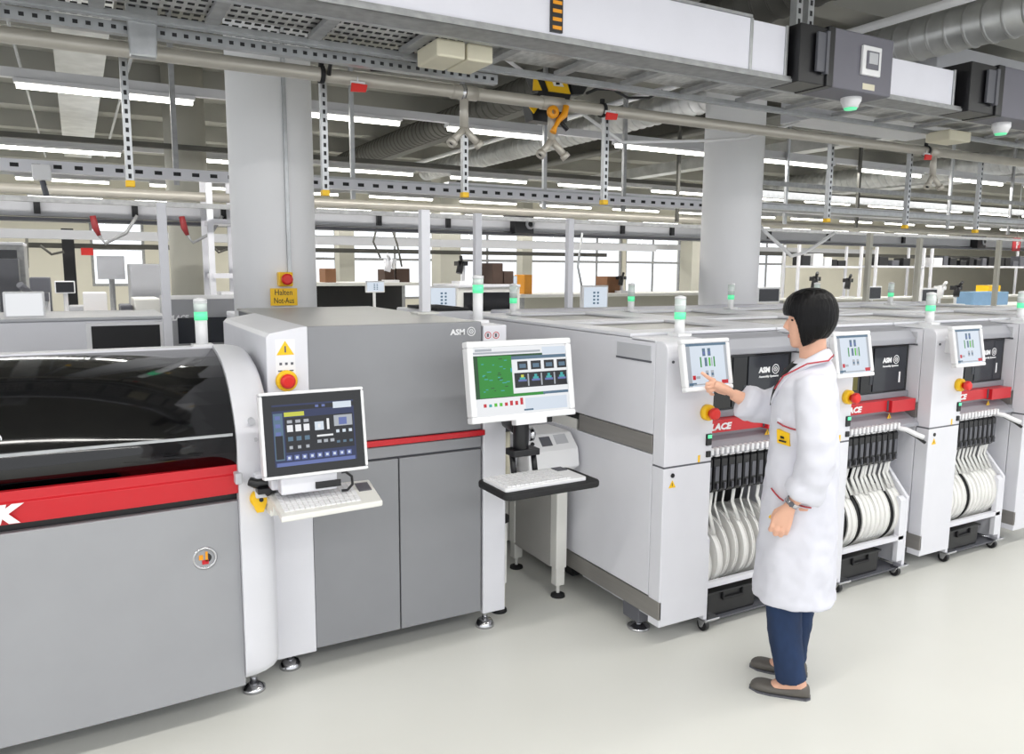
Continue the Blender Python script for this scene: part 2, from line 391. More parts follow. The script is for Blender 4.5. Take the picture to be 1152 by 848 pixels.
# monitor bracket, keyboard console, cable
m = MB(); m.box(.58, .78, 2.70, 2.76, .90, .985); m.box(.56, .7, 2.76, 3.0, .905, .945); m.box(.52, .6, 2.84, 3.2, .86, .95); m.build('monitor_bracket', white, P, bevel=.006)
MB().box(.70, .79, 2.69, 2.70, .912, .935).build('dark_label_plate', slot, P)
m = MB()
KZ = .868
def kb(mb, A, B, C, D, t, mi=0):  # slab from four top corners
    top = [V(p) for p in (A, B, C, D)]; n = V((0, 0, -t))
    a = [mb.v(p) for p in top]; b = [mb.v(p+n) for p in top]; mb.face(a, mi); mb.face(b[::-1], mi)
    for i in range(4): mb.face([a[i], a[(i+1) % 4], b[(i+1) % 4], b[i]], mi)
KA, KB_, KC, KD = (.565, 2.87, KZ+.012), (.945, 2.84, KZ+.012), (.915, 2.60, KZ-.004), (.55, 2.575, KZ-.004)
kb(m, KA, KB_, KC, KD, .022)
ksh = m.build('keyboard_shelf', white2, P, bevel=.006)
m = MB()
def bil(u, v):
    a = V(KA).lerp(V(KB_), u); d = V(KD).lerp(V(KC), u); return d.lerp(a, v)
for r in range(6):
    for c in range(15):
        u0 = .05+c*.05; v0 = .14+r*.13; p = [bil(u0, v0), bil(u0+.042, v0), bil(u0+.042, v0+.105), bil(u0, v0+.105)]
        kb(m, *[(q.x, q.y, q.z+.004) for q in p], .006)
m.build('keys', whitegl, ksh)
m = MB(); p = [bil(.83, .5), bil(.96, .5), bil(.96, .86), bil(.83, .86)]; kb(m, *[(q.x, q.y, q.z+.002) for q in p], .004); m.build('touchpad', greydk, ksh)
m = MB(); m.tube([(.56, 2.66, .855), (.6, 2.68, .835), (.68, 2.69, .828), (.76, 2.7, .84), (.8, 2.71, .856)], .008); m.box(.56, .82, 2.75, 2.8, .825, .86); m.box(.56, .62, 2.8, 3.02, .8, .86); m.build('shelf_bracket', white2, P, bevel=.003)
m = MB(); m.tube([(.80, 2.715, .955), (.815, 2.715, .955), (.838, 2.715, .935), (.84, 2.715, .905), (.82, 2.715, .885), (.80, 2.72, .885)], .005); m.build('monitor_cable', black, P)
m = MB(); m.tube([(.50, 2.855, .925), (.53, 2.84, .915), (.56, 2.83, .92), (.585, 2.82, .905)], [.016, .02, .016, .012]); m.box(.52, .585, 2.8, 2.85, .885, .905); m.tube([(.545, 2.83, .9), (.565, 2.82, .875)], .011); m.build('hand_scanner_clip', black, P, bevel=.003)
# beacon of the printer
def beacon(mb, x, y, z0, z1, r=.026, lit=.4, litmi=1):
    h = z1-z0; mb.cyl((x, y, z0), (x, y, z0+h*lit), r, n=20, mi=0); mb.cyl((x, y, z0+h*lit), (x, y, z0+h*(lit+.2)), r*1.02, n=20, mi=1)
    mb.cyl((x, y, z0+h*(lit+.2)), (x, y, z0+h*.93), r, n=20, mi=2); mb.lathe([(r, 0), (r*.9, h*.05), (r*.3, h*.07)], (x, y, z0+h*.93), (0, 0, 1), 20, 0)
def beacon_part(par, x, y, z0, z1, r=.026, lit=.4, local=False):
    h = z1-z0
    m = MB(); m.cyl((x, y, z0), (x, y, z0+h*lit), r*.92); m.box(x-r*1.5, x+r*1.5, y-r*1.5, y+r*1.5, z0, z0+.012)
    b = m.build('signal_beacon', whitegl, par, local=local)
    m = MB(); m.cyl((x, y, z0+h*lit), (x, y, z0+h*(lit+.17)), r); m.build('green_lens', green_l, b, local=local)
    m = MB(); m.cyl((x, y, z0+h*(lit+.17)), (x, y, z0+h*.92), r); m.cyl((x, y, z0+h*(lit+.34)), (x, y, z0+h*(lit+.36)), r*1.04, mi=1); m.lathe([(r*1.04, 0), (r*1.0, h*.05), (r*.3, h*.08)], (x, y, z0+h*.92), (0, 0, 1), 20, 1); m.build('clear_lens', [lens_w, whitegl], b, local=local)
q = at(227.5, 390, Y=3.41); beacon_part(P, q.x, 3.41, 1.366, at(227, 335, Y=3.41).z, .026, .55)

# ------------------------------------------------------------------ tall grey machine (reflow / inspection)
G = thing('inspection_machine', 'tall grey cabinet machine with red stripe and white side panel beside the solder printer', 'machine', (1.16, 3.9, 0))
gx0, gx1, gy0, gy1, gz = .766, 1.567, 3.1, 4.65, 1.458
MB().box(gx0+.03, gx1, gy0+.02, gy1, .1, gz-.012).build('chassis', greydk, G); MB().box(gx0-.02, gx1+.05, gy0+.35, gy1-.1, .02, .1).build('shade_plinth', blackm, G)  # dark base added below, its black stands in for the underside shadow
MB().box(gx0+.02, gx1-.004, gy0, gy0+.03, .972, gz).build('upper_cover', greym, G, bevel=.004)
MB().box(gx0+.02, gx1+.001, gy0+.03, gy1, gz-.012, gz).build('top_plate', mat('top_sheet', '#A9A8A5', .35, noise=.03), G, bevel=.003)
MB().box(gx0+.012, gx1+.012, gy0-.008, gy0+.01, .943, .968).build('red_stripe', red, G, bevel=.003)
MB().box(gx0+.02, gx1-.004, gy0, gy0+.02, .89, .939).build('middle_trim', greym, G, bevel=.003)
sx = 1.166
for a, b in ((gx0+.024, sx-.003), (sx+.003, gx1-.006)): MB().box(a, b, gy0, gy0+.022, .105, .88).build('door', greym, G, bevel=.003)
# white corner panel: an angled front corner that turns into the side wall
m = MB(); m.prism([(.626, .095), (.626, 1.422), (.64, 1.436), (gx0+.004, gz+.002), (gx0+.022, gz+.002), (gx0+.022, .095)], 'y', gy0-.006, 4.1); gs = m.build('corner_panel', white, G, bevel=.004)
def oncp(px, py):     # frame on the front of the white panel, z out of it
    p = at(px, py, Y=gy0-.006); return Matrix(((1, 0, 0, p.x), (0, 0, -1, p.y), (0, 1, 0, p.z), (0, 0, 0, 1)))
m = MB(oncp(321, 402)); m.box(-.038, .038, -.07, .072, 0, .001, 0)
m.prism([(-.034, .01), (.034, .01), (0, .066)], 'z', .001, .002, 1); m.box(-.003, .003, .02, .045, .002, .003, 2)
for k in (-.022, 0, .022): m.box(k-.008, k+.008, -.055, -.05, .001, .002, 2); m.box(k-.002, k+.008, -.03, -.02, .001, .002, 2)
m.build('warning_sticker', [whitegl, yellow, greydk], gs)
m = MB(oncp(322, 428)); m.lathe([(.042, 0), (.042, .014), (.034, .02)], (0, 0, 0), (0, 0, 1)); es = m.build('emergency_stop', yellow, gs)
m = MB(oncp(322, 428)); m.lathe([(.017, .02), (.017, .024), (.029, .026), (.029, .036), (.018, .043)], (0, 0, 0), (0, 0, 1)); m.build('red_button', redcap, es)
m = MB(); m.box(gx1+.006, 1.69, gy0, gy1, .085, 1.44); ge = m.build('end_panel', white, G, bevel=.005)
m = MB()
for px in (549, 558):
    q = at(px, 377, Y=gy0); m.lathe([(.016, 0), (.016, -.001), (.013, -.001), (.013, 0)], (q.x, gy0, q.z), (0, 1, 0), 24, 0, False, True)
    m.box(q.x-.006, q.x+.004, gy0-.001, gy0, q.z-.008, q.z+.008, 1)
m.prism([(0, 0), (.002, 0), (.002, .001), (0, .001)], 'y', gy0-.001, gy0)
m.build('prohibition_sticker', [red, greydk], ge)
m = MB(); m.text('ASM', .034, front(1.412, gy0-.001, 1.404), 0, bold=.0012, width=.07); emblem(m, 1.512, gy0-.0005, 1.416, .02); m.build('logo', whitegl, G)
for x, y in ((.70, 3.20), (1.61, 3.156), (.80, 4.5), (1.61, 4.5)):
    m = MB(); m.cyl((x, y, .02), (x, y, .12), .013); m.lathe([(.045, 0), (.045, .01), (.034, .03), (.015, .036)], (x, y, 0), (0, 0, 1)); m.build('levelling_foot', chrome, G)
q = at(547, 340, Y=3.3); beacon_part(G, 1.645, 3.3, 1.44, at(547, 309, Y=3.3).z, .026, .62)
# post on top of the grey machine
q = at(478, 353, Z=gz)
t = thing('support_post', 'white square post rising from the top of the tall grey machine', 'post', (q.x, q.y, gz))
zt = at(475, 236, Y=q.y).z
MB().box(q.x-.024, q.x+.024, q.y-.024, q.y+.024, gz+.01, zt).build('post', white, t, bevel=.004)
MB().box(q.x-.06, q.x+.06, q.y-.05, q.y+.05, gz, gz+.01).build('foot_plate', white2, t, bevel=.002)
# ------------------------------------------------------------------ inspection workstation: desk, console, keyboard, label printer
D = thing('workstation_desk', 'small white desk on telescopic legs between grey machine and first placement machine', 'desk', (1.92, 3.5, 0))
MB().box(1.70, 2.15, 3.22, 3.80, .655, .69).build('desk_top', white2, D, bevel=.004)
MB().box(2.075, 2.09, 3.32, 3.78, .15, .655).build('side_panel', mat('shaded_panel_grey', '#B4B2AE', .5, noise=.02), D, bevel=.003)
MB().box(1.72, 2.075, 3.765, 3.78, .15, .655).build('back_panel', white2, D, bevel=.003)
def tleg(x, y, name='leg'):
    l = MB().box(x-.032, x+.032, y-.03, y+.03, .16, .655).build(name, white2, D, bevel=.004)
    m = MB(); m.box(x-.026, x+.026, y-.024, y+.024, .065, .16); m.cyl((x, y, .01), (x, y, .065), .009); m.build('inner_tube', white2, l, bevel=.003)
    m = MB(); m.lathe([(.038, 0), (.036, .012), (.012, .02)], (x, y, 0), (0, 0, 1)); m.build('foot', blackm, l)
tleg(2.10, 3.277)
l_ = MB().box(1.716, 1.772, 3.232, 3.292, .15, .47).build('leg', white2, D, bevel=.004)
m = MB(); m.cyl((1.744, 3.262, .47), (1.744, 3.262, .655), .02); m.box(1.722, 1.766, 3.24, 3.284, .03, .15); m.build('inner_tube', cream, l_)
m = MB(); m.lathe([(.048, .465), (.048, .492), (.02, .497)], (1.744, 3.262, 0), (0, 0, 1)); m.build('black_ring', blackm, l_)
m = MB(); m.lathe([(.04, 0), (.038, .012), (.012, .03)], (1.744, 3.262, 0), (0, 0, 1)); m.build('foot', blackm, l_)
tleg(2.10, 3.72); tleg(1.745, 3.72)
C_ = thing('operator_console', 'white framed monitor showing green circuit board, on black arm with keyboard tray', 'monitor', (1.72, 3.2, .69))
MS = tiltM(1.612, 2.78, 1.068, 9.5)
m = MB(); monitor_frame(m, .50, .335, .05, .026, MS); mf = m.build('monitor_frame', whitegl, C_, bevel=.006)
m = MB(MS); W_, H_, OX, OZ = .448, .283, -.224, .026
def S(x0, x1, z0, z1, mi, lay=1): R(x0, x1, z0, z1, mi, W_, H_, lay, OX, OZ, .012)
R.m = m
S(0, 1, 0, 1, iW); S(0, .72, .9, .93, iGr, 2); S(.03, .2, .94, .975, iGr, 2); S(.74, 1, .86, .97, iP, 2)
S(.0, .74, .255, .88, iDG, 2); S(.05, .40, .265, .865, iG, 3); S(.4, .73, .255, .3, iG, 3)
for i in range(26):
    x = .07+random.random()*.3; z = .32+random.random()*.5; S(x, x+.015+.03*random.random(), z, z+.012, iT if i % 3 else iDG, 4)
S(.385, .4, .62, .68, iT, 5); S(.40, 1, .8, .85, iM, 4); S(.40, 1, .3, .80, iW, 4)
for i in range(4): S(.46+i*.145, .57+i*.145, .64, .77, iD, 5); S(.48+i*.145, .55+i*.145, .67, .73, iM, 6)
S(.42, 1, .38, .6, iD, 5)
for i in range(4): S(.46+i*.145, .55+i*.145, .47, .5, iB, 6); S(.475+i*.145, .535+i*.145, .5, .53, iT, 6); S(.49+i*.145, .52+i*.145, .53, .57, iY if i == 0 else iT, 6); S(.56+i*.145, .575+i*.145, .4, .58, iGr, 6)
S(.72, 1, .26, .3, iM, 5); S(.52, .98, .03, .22, iP, 2); S(.5, .6, .035, .06, iM, 3)
for i, (c, hh) in enumerate(((iR, .05), (iT, .04), (iL, .05), (iL, .05), (iR, .05), (iR, .07), (iR, .06), (iR, .1))): S(.08+i*.055, .11+i*.055, .13, .13+hh, c, 2)
m.build('screen', SCR, mf)
m = MB(MS); m.box(-.05, .1, -.002, .04, -.022, .004); m.build('frame_lip', whitegl, mf, bevel=.003)
m = MB(); m.cyl((1.745, 3.20, .69), (1.745, 3.20, 1.0), .02); m.build('pole', cream, C_)
m = MB(); m.box(1.705, 1.785, 3.16, 3.24, .93, 1.02); m.tube([(1.73, 3.19, .99), (1.68, 3.05, 1.0), (1.655, 2.93, 1.0)], .032); m.box(1.60, 1.78, 2.84, 2.9, 1.03, 1.06)
m.cyl((1.655, 2.9, .90), (1.655, 2.9, 1.05), .035); m.box(1.60, 1.73, 2.86, 2.94, .885, .915); m.build('support_arm', black, C_, bevel=.004)
m = MB(); m.lathe([(.03, 0), (.03, .02), (.012, .03)], (1.70, 2.91, .97), (1, -.2, 0), 18); m.build('arm_knob', chrome, C_)
for x in (1.612, 1.718):
    MB().tube([(x, 2.90, .89), (x-.005, 2.87, .80), ], .013, flat=1).build('tray_strut', black, C_)
def rrect(x0, x1, y0, y1, r, n=5):
    p = []
    for cx, cy, a in ((x1-r, y1-r, 0), (x0+r, y1-r, 90), (x0+r, y0+r, 180), (x1-r, y0+r, 270)):
        for k in range(n+1): t = math.radians(a+90*k/n); p.append((cx+r*math.cos(t), cy+r*math.sin(t)))
    return p
MBT = Matrix.Translation((1.675, 2.775, .80)) @ Matrix.Rotation(math.radians(1), 4, 'Z')
m = MB(MBT); m.prism(rrect(-.235, .235, -.135, .135, .035), 'z', -.03, 0, smooth=False); kt = m.build('keyboard_tray', blackm, C_, bevel=.008)
K = thing('keyboard', 'slim white keyboard lying on the black tray under the green board monitor', 'keyboard', (1.655, 2.775, .8))
m = MB(MBT); m.prism(rrect(-.222, .175, -.105, .1, .012), 'z', 0, .016); kbody = m.build('keyboard_body', whitegl, K, bevel=.003)
m = MB(MBT)
for r in range(6):
    for c in range(15): m.box(-.205+c*.0205, -.188+c*.0205, -.09+r*.029, -.067+r*.029, .016, .021)
m.build('keys', whitegl, kbody)
MB(MBT).box(.115, .165, .03, .085, .016, .019).build('touchpad', greydk, kbody)
L = thing('label_printer', 'white benchtop box with small grey display on the desk under the monitor', 'label printer', (2.02, 3.3, .69))
m = MB(); m.prism([(3.22, .69), (3.19, .71), (3.205, .80), (3.28, .872), (3.5, .872), (3.5, .69)], 'x', 1.87, 2.165); m.build('casing', whitegl, L, bevel=.008)
ML = Matrix.Translation((2.02, 3.205, .80)) @ Matrix.Rotation(math.radians(-46), 4, 'X')
m = MB(ML); m.box(-.055, .005, -.003, .004, .03, .085, 0); m.box(.03, .1, -.003, .004, .035, .09, 1); m.lathe([(.01, .004), (.01, -.006)], (-.105, 0, .05), (0, 1, 0), 16, 2); m.build('display', [greydk, greylt, black], L)
m = MB(); m.box(1.80, 1.86, 3.3, 3.42, .69, .80, 0); m.box(1.80, 1.86, 3.296, 3.30, .71, .78, 1); m.box(1.815, 1.835, 3.295, 3.297, .75, .77, 2)
pb = thing('parts_bin', 'white open parts bin standing beside the benchtop box under the monitor', 'bin', (1.83, 3.36, .69))
m.build('bin_shell', [whitegl, greylt, orange], pb, bevel=.004)

# ------------------------------------------------------------------ placement machines
PX, PY, PITCH = 2.186, 2.573, .935
def placement():
    T = thing('placement_machine', '-', 'machine', (PX, PY, 0))
    lo = dict(local=True)
    # tower: front shell with rounded top edge
    pr = [(0, .838), (0, 1.34)]+[(.045-.045*math.cos(t), 1.34+.045*math.sin(t)) for t in [PI/2*k/6 for k in range(1, 7)]]+[(.078, 1.385), (.078, .838)]
    MB().prism(pr, 'x', 0, .274).build('tower_upper_cover', white, T, bevel=.003, **lo)
    m = MB(); m.box(0, .274, .0, .078, .1, .832); m.build('tower_lower_cover', white, T, bevel=.004, **lo)
    MB().box(.001, .273, .001, .077, .83, .84).build('seam_line', greydk, T, **lo)
    MB().box(.012, .27, .08, .62, .12, 1.37).build('tower_housing', greylt, T, **lo)
    # side panels
    MB().box(0, .012, .082, 1.93, .97, 1.385).build('side_panel_upper', white, T, bevel=.003, **lo)
    m = MB(); m.box(-.003, .012, .082, .66, .885, .965); m.build('grey_side_band', warmgrey, T, bevel=.002, **lo)
    MB().box(0, .012, .082, 1.93, .225, .88).build('side_panel_lower', white, T, bevel=.003, **lo)
    m = MB(); m.box(-.003, .012, .0, 1.93, .135, .22); m.build('grey_skirt_band', warmgrey, T, bevel=.002, **lo)
    MB().box(.02, .03, .66, 1.9, .88, .97).build('conveyor_opening', blackm, T, **lo)
    m = MB(); m.box(-.004, .004, .11, .355, 1.295, 1.36, 0); m.box(-.0048, .004, .105, .36, 1.286, 1.295, 1); m.build('recessed_handle', [greylt, greydk], T, **lo)
    # rear body and top
    MB().box(.012, .93, .70, 1.93, .13, .93).build('rear_housing', white2, T, **lo); MB().box(.10, .85, .85, 1.8, .02, .13).build('shade_plinth', blackm, T, **lo)  # set-back black base added so the floor beneath looks shaded
    MB().box(.276, .93, .20, 1.93, .93, 1.30).build('upper_housing', grey, T, **lo)
    MB().prism([(.165, 1.29), (.12, 1.295), (.115, 1.325), (.15, 1.37), (.26, 1.388), (.26, 1.29)], 'x', .276, .93).build('hood_edge', hoodgrey, T, bevel=.006, **lo)
    m = MB(); m.box(.0, .93, .26, .42, 1.387, 1.405); m.box(.0, .93, 1.80, 1.93, 1.387, 1.405); m.box(.0, .15, .42, 1.80, 1.387, 1.405); m.box(.80, .93, .42, 1.80, 1.387, 1.405); m.box(.15, .80, .98, 1.16, 1.387, 1.405)
    m.prism([(.08, 1.372), (.08, 1.386), (.255, 1.392), (.255, 1.372)], 'x', 0.0, .275)
    m.build('top_frame', white, T, bevel=.006, **lo)
    MB().box(.02, .91, .30, 1.9, 1.36, 1.386).build('top_cover_plate', mat('bronze_grey_sheet', '#A5A29C', .3, noise=.02), T, **lo)
    for a in ((.15, .80, .42, .432), (.15, .80, 1.16, 1.172)): MB().box(a[0], a[1], a[2], a[3], 1.388, 1.394).build('red_trim_line', red, T, **lo)
    # front window with logos
    m = MB(); m.box(.276, .925, .15, .2, 1.03, 1.29, 0)
    m.box(.29, .52, .146, .15, 1.04, 1.28, 1); m.box(.53, .62, .146, .15, 1.04, 1.28, 0); m.box(.63, .90, .145, .15, 1.04, 1.28, 2); m.box(.39, .44, .144, .146, 1.05, 1.25, 1); m.box(.60, .625, .144, .15, 1.08, 1.14, 2)
    w = m.build('front_window', [panedk2, blackgl, panedk], T, bevel=.002, **lo)
    m = MB(); m.text('ASM', .036, front(.70, .1435, 1.197), 0, bold=.002, width=.075); emblem(m, .812, .144, 1.210, .024)
    m.text('Assembly Systems', .014, front(.70, .1435, 1.172), 0, bold=.0005, width=.135); m.box(.845, .858, .144, .145, 1.08, 1.14)
    m.build('window_logo', whitegl, w, **lo)
    MB().box(.276, .93, .135, .2, .998, 1.03).build('window_sill', sillgrey, T, bevel=.003, **lo)
    m = MB(); m.box(.276, .70, .095, .17, .938, .997, 0); m.box(.70, .90, .07, .17, .932, .997, 0); m.box(.69, .70, .09, .17, .94, .995, 2)
    m.text('SIPLACE', .042, front(.285, .0935, .951), 1, shear=.2, bold=.002, width=.20); m.build('red_handle_bar', [red, whitegl, greydk], T, bevel=.006, **lo)
    m = MB(); m.prism([(.15, .94), (.15, .91), (.06, .86), (.06, .84), (.62, .84), (.62, .94)], 'x', .276, .93); m.build('feeder_table', hoodgrey, T, bevel=.003, **lo)
    m = MB()
    for i in range(15):
        x = .29+i*.032; m.box(x, x+.016, .05, .075, .845, .876)
    m.build('feeder_slot_ends', whitegl, T, bevel=.002, **lo)
    m = MB(); warn_triangle(m, .745, .115, .885, .035, 0, 1); m.build('warning_triangle', [yellow, black], T, **lo)
    # operator monitor
    MM = tiltM(.135, -.125, 1.187, 11)
    m = MB(); monitor_frame(m, .268, .222, .032, .02, MM); m.M = Matrix(); m.box(.08, .2, -.07, .01, 1.25, 1.34); mo = m.build('operator_monitor', whitegl, T, bevel=.006, **lo)
    m = MB(MM); w_, h_, ox, oz = .228, .182, -.114, .02
    def S(x0, x1, z0, z1, mi, lay=1): R(x0, x1, z0, z1, mi, w_, h_, lay, ox, oz, .006)
    R.m = m
    S(0, 1, 0, 1, iP); S(0, 1, .94, 1, iM, 2); S(.94, 1, .1, .95, iGr, 2); S(0, .1, .0, 1, iGr, 2)
    for x in (.40, .53): S(x, x+.07, .7, .88, iM, 3); S(x+.015, x+.055, .74, .8, iB, 4); S(x+.04, x+.11, .2, .36, iGr, 3); S(x+.05, x+.1, .24, .3, iM, 4)
    S(.33, .36, .44, .68, iG, 3); S(.66, .69, .44, .68, iG, 3); S(.44, .5, .46, .66, iM, 3); S(.54, .58, .46, .66, iL, 3); S(.6, .63, .46, .66, iGr, 3)
    S(.12, .19, .16, .26, iR, 3); S(.02, .2, .03, .09, iM, 3); S(.82, .98, .03, .12, iR, 3); S(.12, .8, .03, .06, iGr, 3); S(.2, .3, .18, .24, iGr, 3)
    m.build('screen', SCR, mo, **lo)
    # emergency stop, switches, stickers
    m = MB(); m.lathe([(.036, 0), (.036, -.022), (.03, -.028)], (.232, 0, 1.065), (0, 1, 0)); es = m.build('emergency_stop', yellow, T, **lo)
    MB().lathe([(.016, -.028), (.016, -.042), (.027, -.046), (.027, -.062), (.018, -.07)], (.232, 0, 1.065), (0, 1, 0)).build('red_button', redcap, es, **lo)
    m = MB(); m.box(.236, .266, -.008, .002, .912, .965, 0); m.box(.24, .262, -.013, -.008, .945, .962, 1); m.build('rocker_switch', [black, green_l], T, bevel=.002, **lo)
    m = MB(); m.box(.24, .264, -.008, .002, .858, .886); m.build('socket', black, T, bevel=.002, **lo)
    m = MB(); m.box(.194, .206, -.001, 0, .84, .872, 0); m.lathe([(.01, 0), (.01, -.004)], (.05, 0, .797), (0, 1, 0), 14, 1); warn_triangle(m, .05, -.0005, .742, .034, 0, 1); m.build('warning_sticker', [yellow, black], T, **lo)
    m = MB(); m.lathe([(.006, 0), (.006, -.006)], (.03, 0, 1.3), (0, 1, 0), 12); m.build('panel_screw', greydk, T, **lo)
    # beacons, feet
    beacon_part(T, .235, .2, 1.39, 1.575, .026, .42, True)
    beacon_part(T, .235, 1.78, 1.405, 1.60, .024, .36, True)
    for y in (.215, 1.7):
        m = MB(); m.box(.01, .12, y-.06, y+.06, .055, .14, 0); m.cyl((.06, y, .02), (.06, y, .055), .014, mi=1); m.lathe([(.055, 0), (.055, .012), (.02, .025)], (.06, y, 0), (0, 0, 1), 24, 1); m.build('levelling_foot', [greydk, chrome], T, bevel=.004, **lo)
    for y in (.78, 1.7):
        m = MB(); m.cyl((.87, y, .02), (.87, y, .14), .014); m.lathe([(.055, 0), (.055, .012), (.02, .025)], (.87, y, 0), (0, 0, 1), 24); m.build('levelling_foot', chrome, T, **lo)
    return T
plab = ['placement machine whose screen the woman is touching, nearest with full white side wall', 'placement machine with its small screen right behind the woman',
        'placement machine with a whole feeder cart right of the woman, third in the row', 'placement machine cut off by the right edge of the photo', 'fifth placement machine of the row beyond the right edge']
T0 = placement(); T0['label'] = plab[0]; T0['group'] = 'placement machines'
PMS = [T0]+[dup(T0, (PX+PITCH*i, PY, 0), plab[i]) for i in range(1, 5)]
# yellowish interior seen through the windows of the second and third machine
for i in (1, 2):
    m = MB(); m.box(.40, .50, .1435, .146, 1.06, 1.27); m.box(.35, .39, .1435, .146, 1.06, 1.14); m.build('lit_interior', olive, PMS[i], local=True)

# ------------------------------------------------------------------ feeder carts, bins, feeders, reels
def cart():
    c = thing('feeder_cart', '-', 'cart', (PX+.292, 2.6, 0)); lo = dict(local=True); w = .555
    ck = [(0, .06), (0, .455), (.06, .52), (.13, .60), (.13, .80), (.34, .80), (.34, .06)]
    for a in (0, w-.022): MB().prism(ck, 'x', a, a+.022).build('cheek_plate', white, c, bevel=.003, **lo)
    MB().prism([(.0, .09), (.0, .44), (.02, .46), (.03, .46), (.03, .09)], 'x', w-.07, w-.022).build('front_flange', white, c, bevel=.002, **lo)
    MB().box(.022, w-.022, 0, .03, .212, .238).build('front_rail', white, c, bevel=.003, **lo)
    MB().box(.022, w-.022, .17, .33, .166, .175).build('reel_shelf', blackm, c, **lo)
    MB().box(.022, w-.022, .32, .34, .06, .80).build('back_plate', blackm, c, **lo)
    MB().box(.022, w-.022, .01, .32, .042, .05).build('base_plate', greydk, c, **lo)
    MB().box(.022, w-.03, .10, .125, .80, .83).build('feeder_bar', whitegl, c, bevel=.003, **lo)
    m = MB(); m.tube([(w-.05, .02, .83), (w-.02, -.03, .80), (w+.01, -.06, .77)], .009); h = m.build('lever', black, c, **lo)
    m = MB(); m.tube([(w-.10, .06, .845), (w-.06, .01, .838), (w-.02, -.035, .81), (w+.0, -.055, .80)], .014); m.build('lever_sleeve', whitegl, h, **lo)
    for x, y in ((.02, .02), (w-.05, .02), (.02, .29), (w-.05, .29)):
        m = MB(); m.cyl((x-.012, y, .03), (x+.012, y, .03), .03, n=20, mi=0); m.cyl((x-.014, y, .03), (x+.014, y, .03), .012, n=12, mi=1); m.prism([(y-.03, .06), (y+.02, .06), (y+.008, .02), (y-.008, .02)], 'x', x-.02, x-.014, 1); m.box(x-.02, x+.07, y-.035, y+.02, .054, .066, 1)
        m.build('caster', [black, chrome], c, bevel=.002, **lo)
    return c
c0 = cart(); c0['label'] = 'feeder cart with dangling tapes half hidden behind the woman'; c0['group'] = 'feeder carts'
CARTS = [c0, dup(c0, (PX+.292+PITCH, 2.6, 0), "feeder cart of white reels just right of the woman's coat"), dup(c0, (PX+.292+2*PITCH, 2.6, 0), 'feeder cart of white reels furthest to the right')]
WHERE = ['cart half hidden behind the woman', 'cart just right of the woman', 'rightmost cart']
ORD = 'first second third fourth fifth sixth seventh eighth ninth tenth eleventh twelfth thirteenth fourteenth fifteenth sixteenth seventeenth eighteenth'.split()
b0 = thing('storage_bin', 'black plastic bin at the bottom of the '+WHERE[0], 'bin', (PX+.292+.04, 2.63, .05), group='black bins under the carts')
m = MB(); m.prism([(0.012, 0), (.322, 0), (.335, .122), (0, .122)], 'y', 0, .125); m.build('bin_body', black, b0, local=True, bevel=.008)
m = MB(); m.box(-.005, .34, -.008, .132, .114, .124); m.build('rim', black, b0, local=True, bevel=.003)
m = MB(); m.box(.1, .235, -.014, .0, .075, .087); m.box(.1, .11, -.012, 0, .075, .114); m.box(.225, .235, -.012, 0, .075, .114); m.build('handle', blackm, b0, local=True, bevel=.003)
for i in (1, 2): dup(b0, (PX+.292+.04+PITCH*i, 2.63, .05), 'black plastic bin at the bottom of the '+WHERE[i])
# tape feeders
f0 = thing('tape_feeder', '-', 'feeder', (0, 0, 0))
m = MB(); m.prism([(.02, 0), (.0, .02), (0, .165), (.02, .18), (.20, .18), (.20, 0)], 'x', 0, .04); m.build('feeder_body', black, f0, local=True, bevel=.003)
m = MB(); m.box(.004, .036, -.001, .04, .178, .192); m.box(.014, .026, .0, .03, .19, .2); m.build('white_cap', whitegl, f0, local=True, bevel=.002)
m = MB(); m.box(.008, .032, -.004, .0, .06, .13, 0); m.box(.016, .024, -.012, -.004, .02, .05, 0); m.build('front_plate', greydk, f0, local=True, bevel=.001)
first = True
for i in range(3):
    for k in range(10):
        loc = (PX+.292+PITCH*i+.032+k*.0475, 2.655, .648); lab = 'black tape feeder, %s from the left in the %s' % (ORD[k], WHERE[i])
        if first: f0.location = loc; f0['label'] = lab; f0['group'] = 'tape feeders'; first = False
        else: dup(f0, loc, lab)
# reels
def reel(col, lab, loc, rr, width, tape_h, sway, group):
    r = thing('tape_reel', lab, 'reel', loc, group=group)
    m = MB(); m.lathe([(rr, 0), (rr, .003), (rr*.97, .004), (rr*.97, width-.004), (rr, width-.003), (rr, width), (.03, width), (.03, 0)], (0, 0, 0), (1, 0, 0), 44, closed=True, smooth=False)
    m.build('reel_body', col, r, local=True)
    m = MB(); m.lathe([(.03, -.001), (.03, width+.001), (.012, width+.001), (.012, -.001)], (0, 0, 0), (1, 0, 0), 18, closed=True, smooth=False); m.build('hub', greydk, r, local=True)
    x = width*.5; hw = width*.36; y0 = -rr*.62; z0 = rr*.79
    pts = [(x, -rr*1.0, 0.02), (x+sway*.1, y0-.01, z0), (x+sway*.5, -rr*.42, z0+(tape_h-z0)*.5), (x+sway, -rr*.5, tape_h)]
    m = MB(); ra = []
    for p in pts[1:]:
        ra.append([(p[0]-hw, p[1], p[2]), (p[0]+hw, p[1], p[2]), (p[0]+hw, p[1]+.0015, p[2]), (p[0]-hw, p[1]+.0015, p[2])])
    m.loft(ra); m.build('tape', tapew, r, local=True)
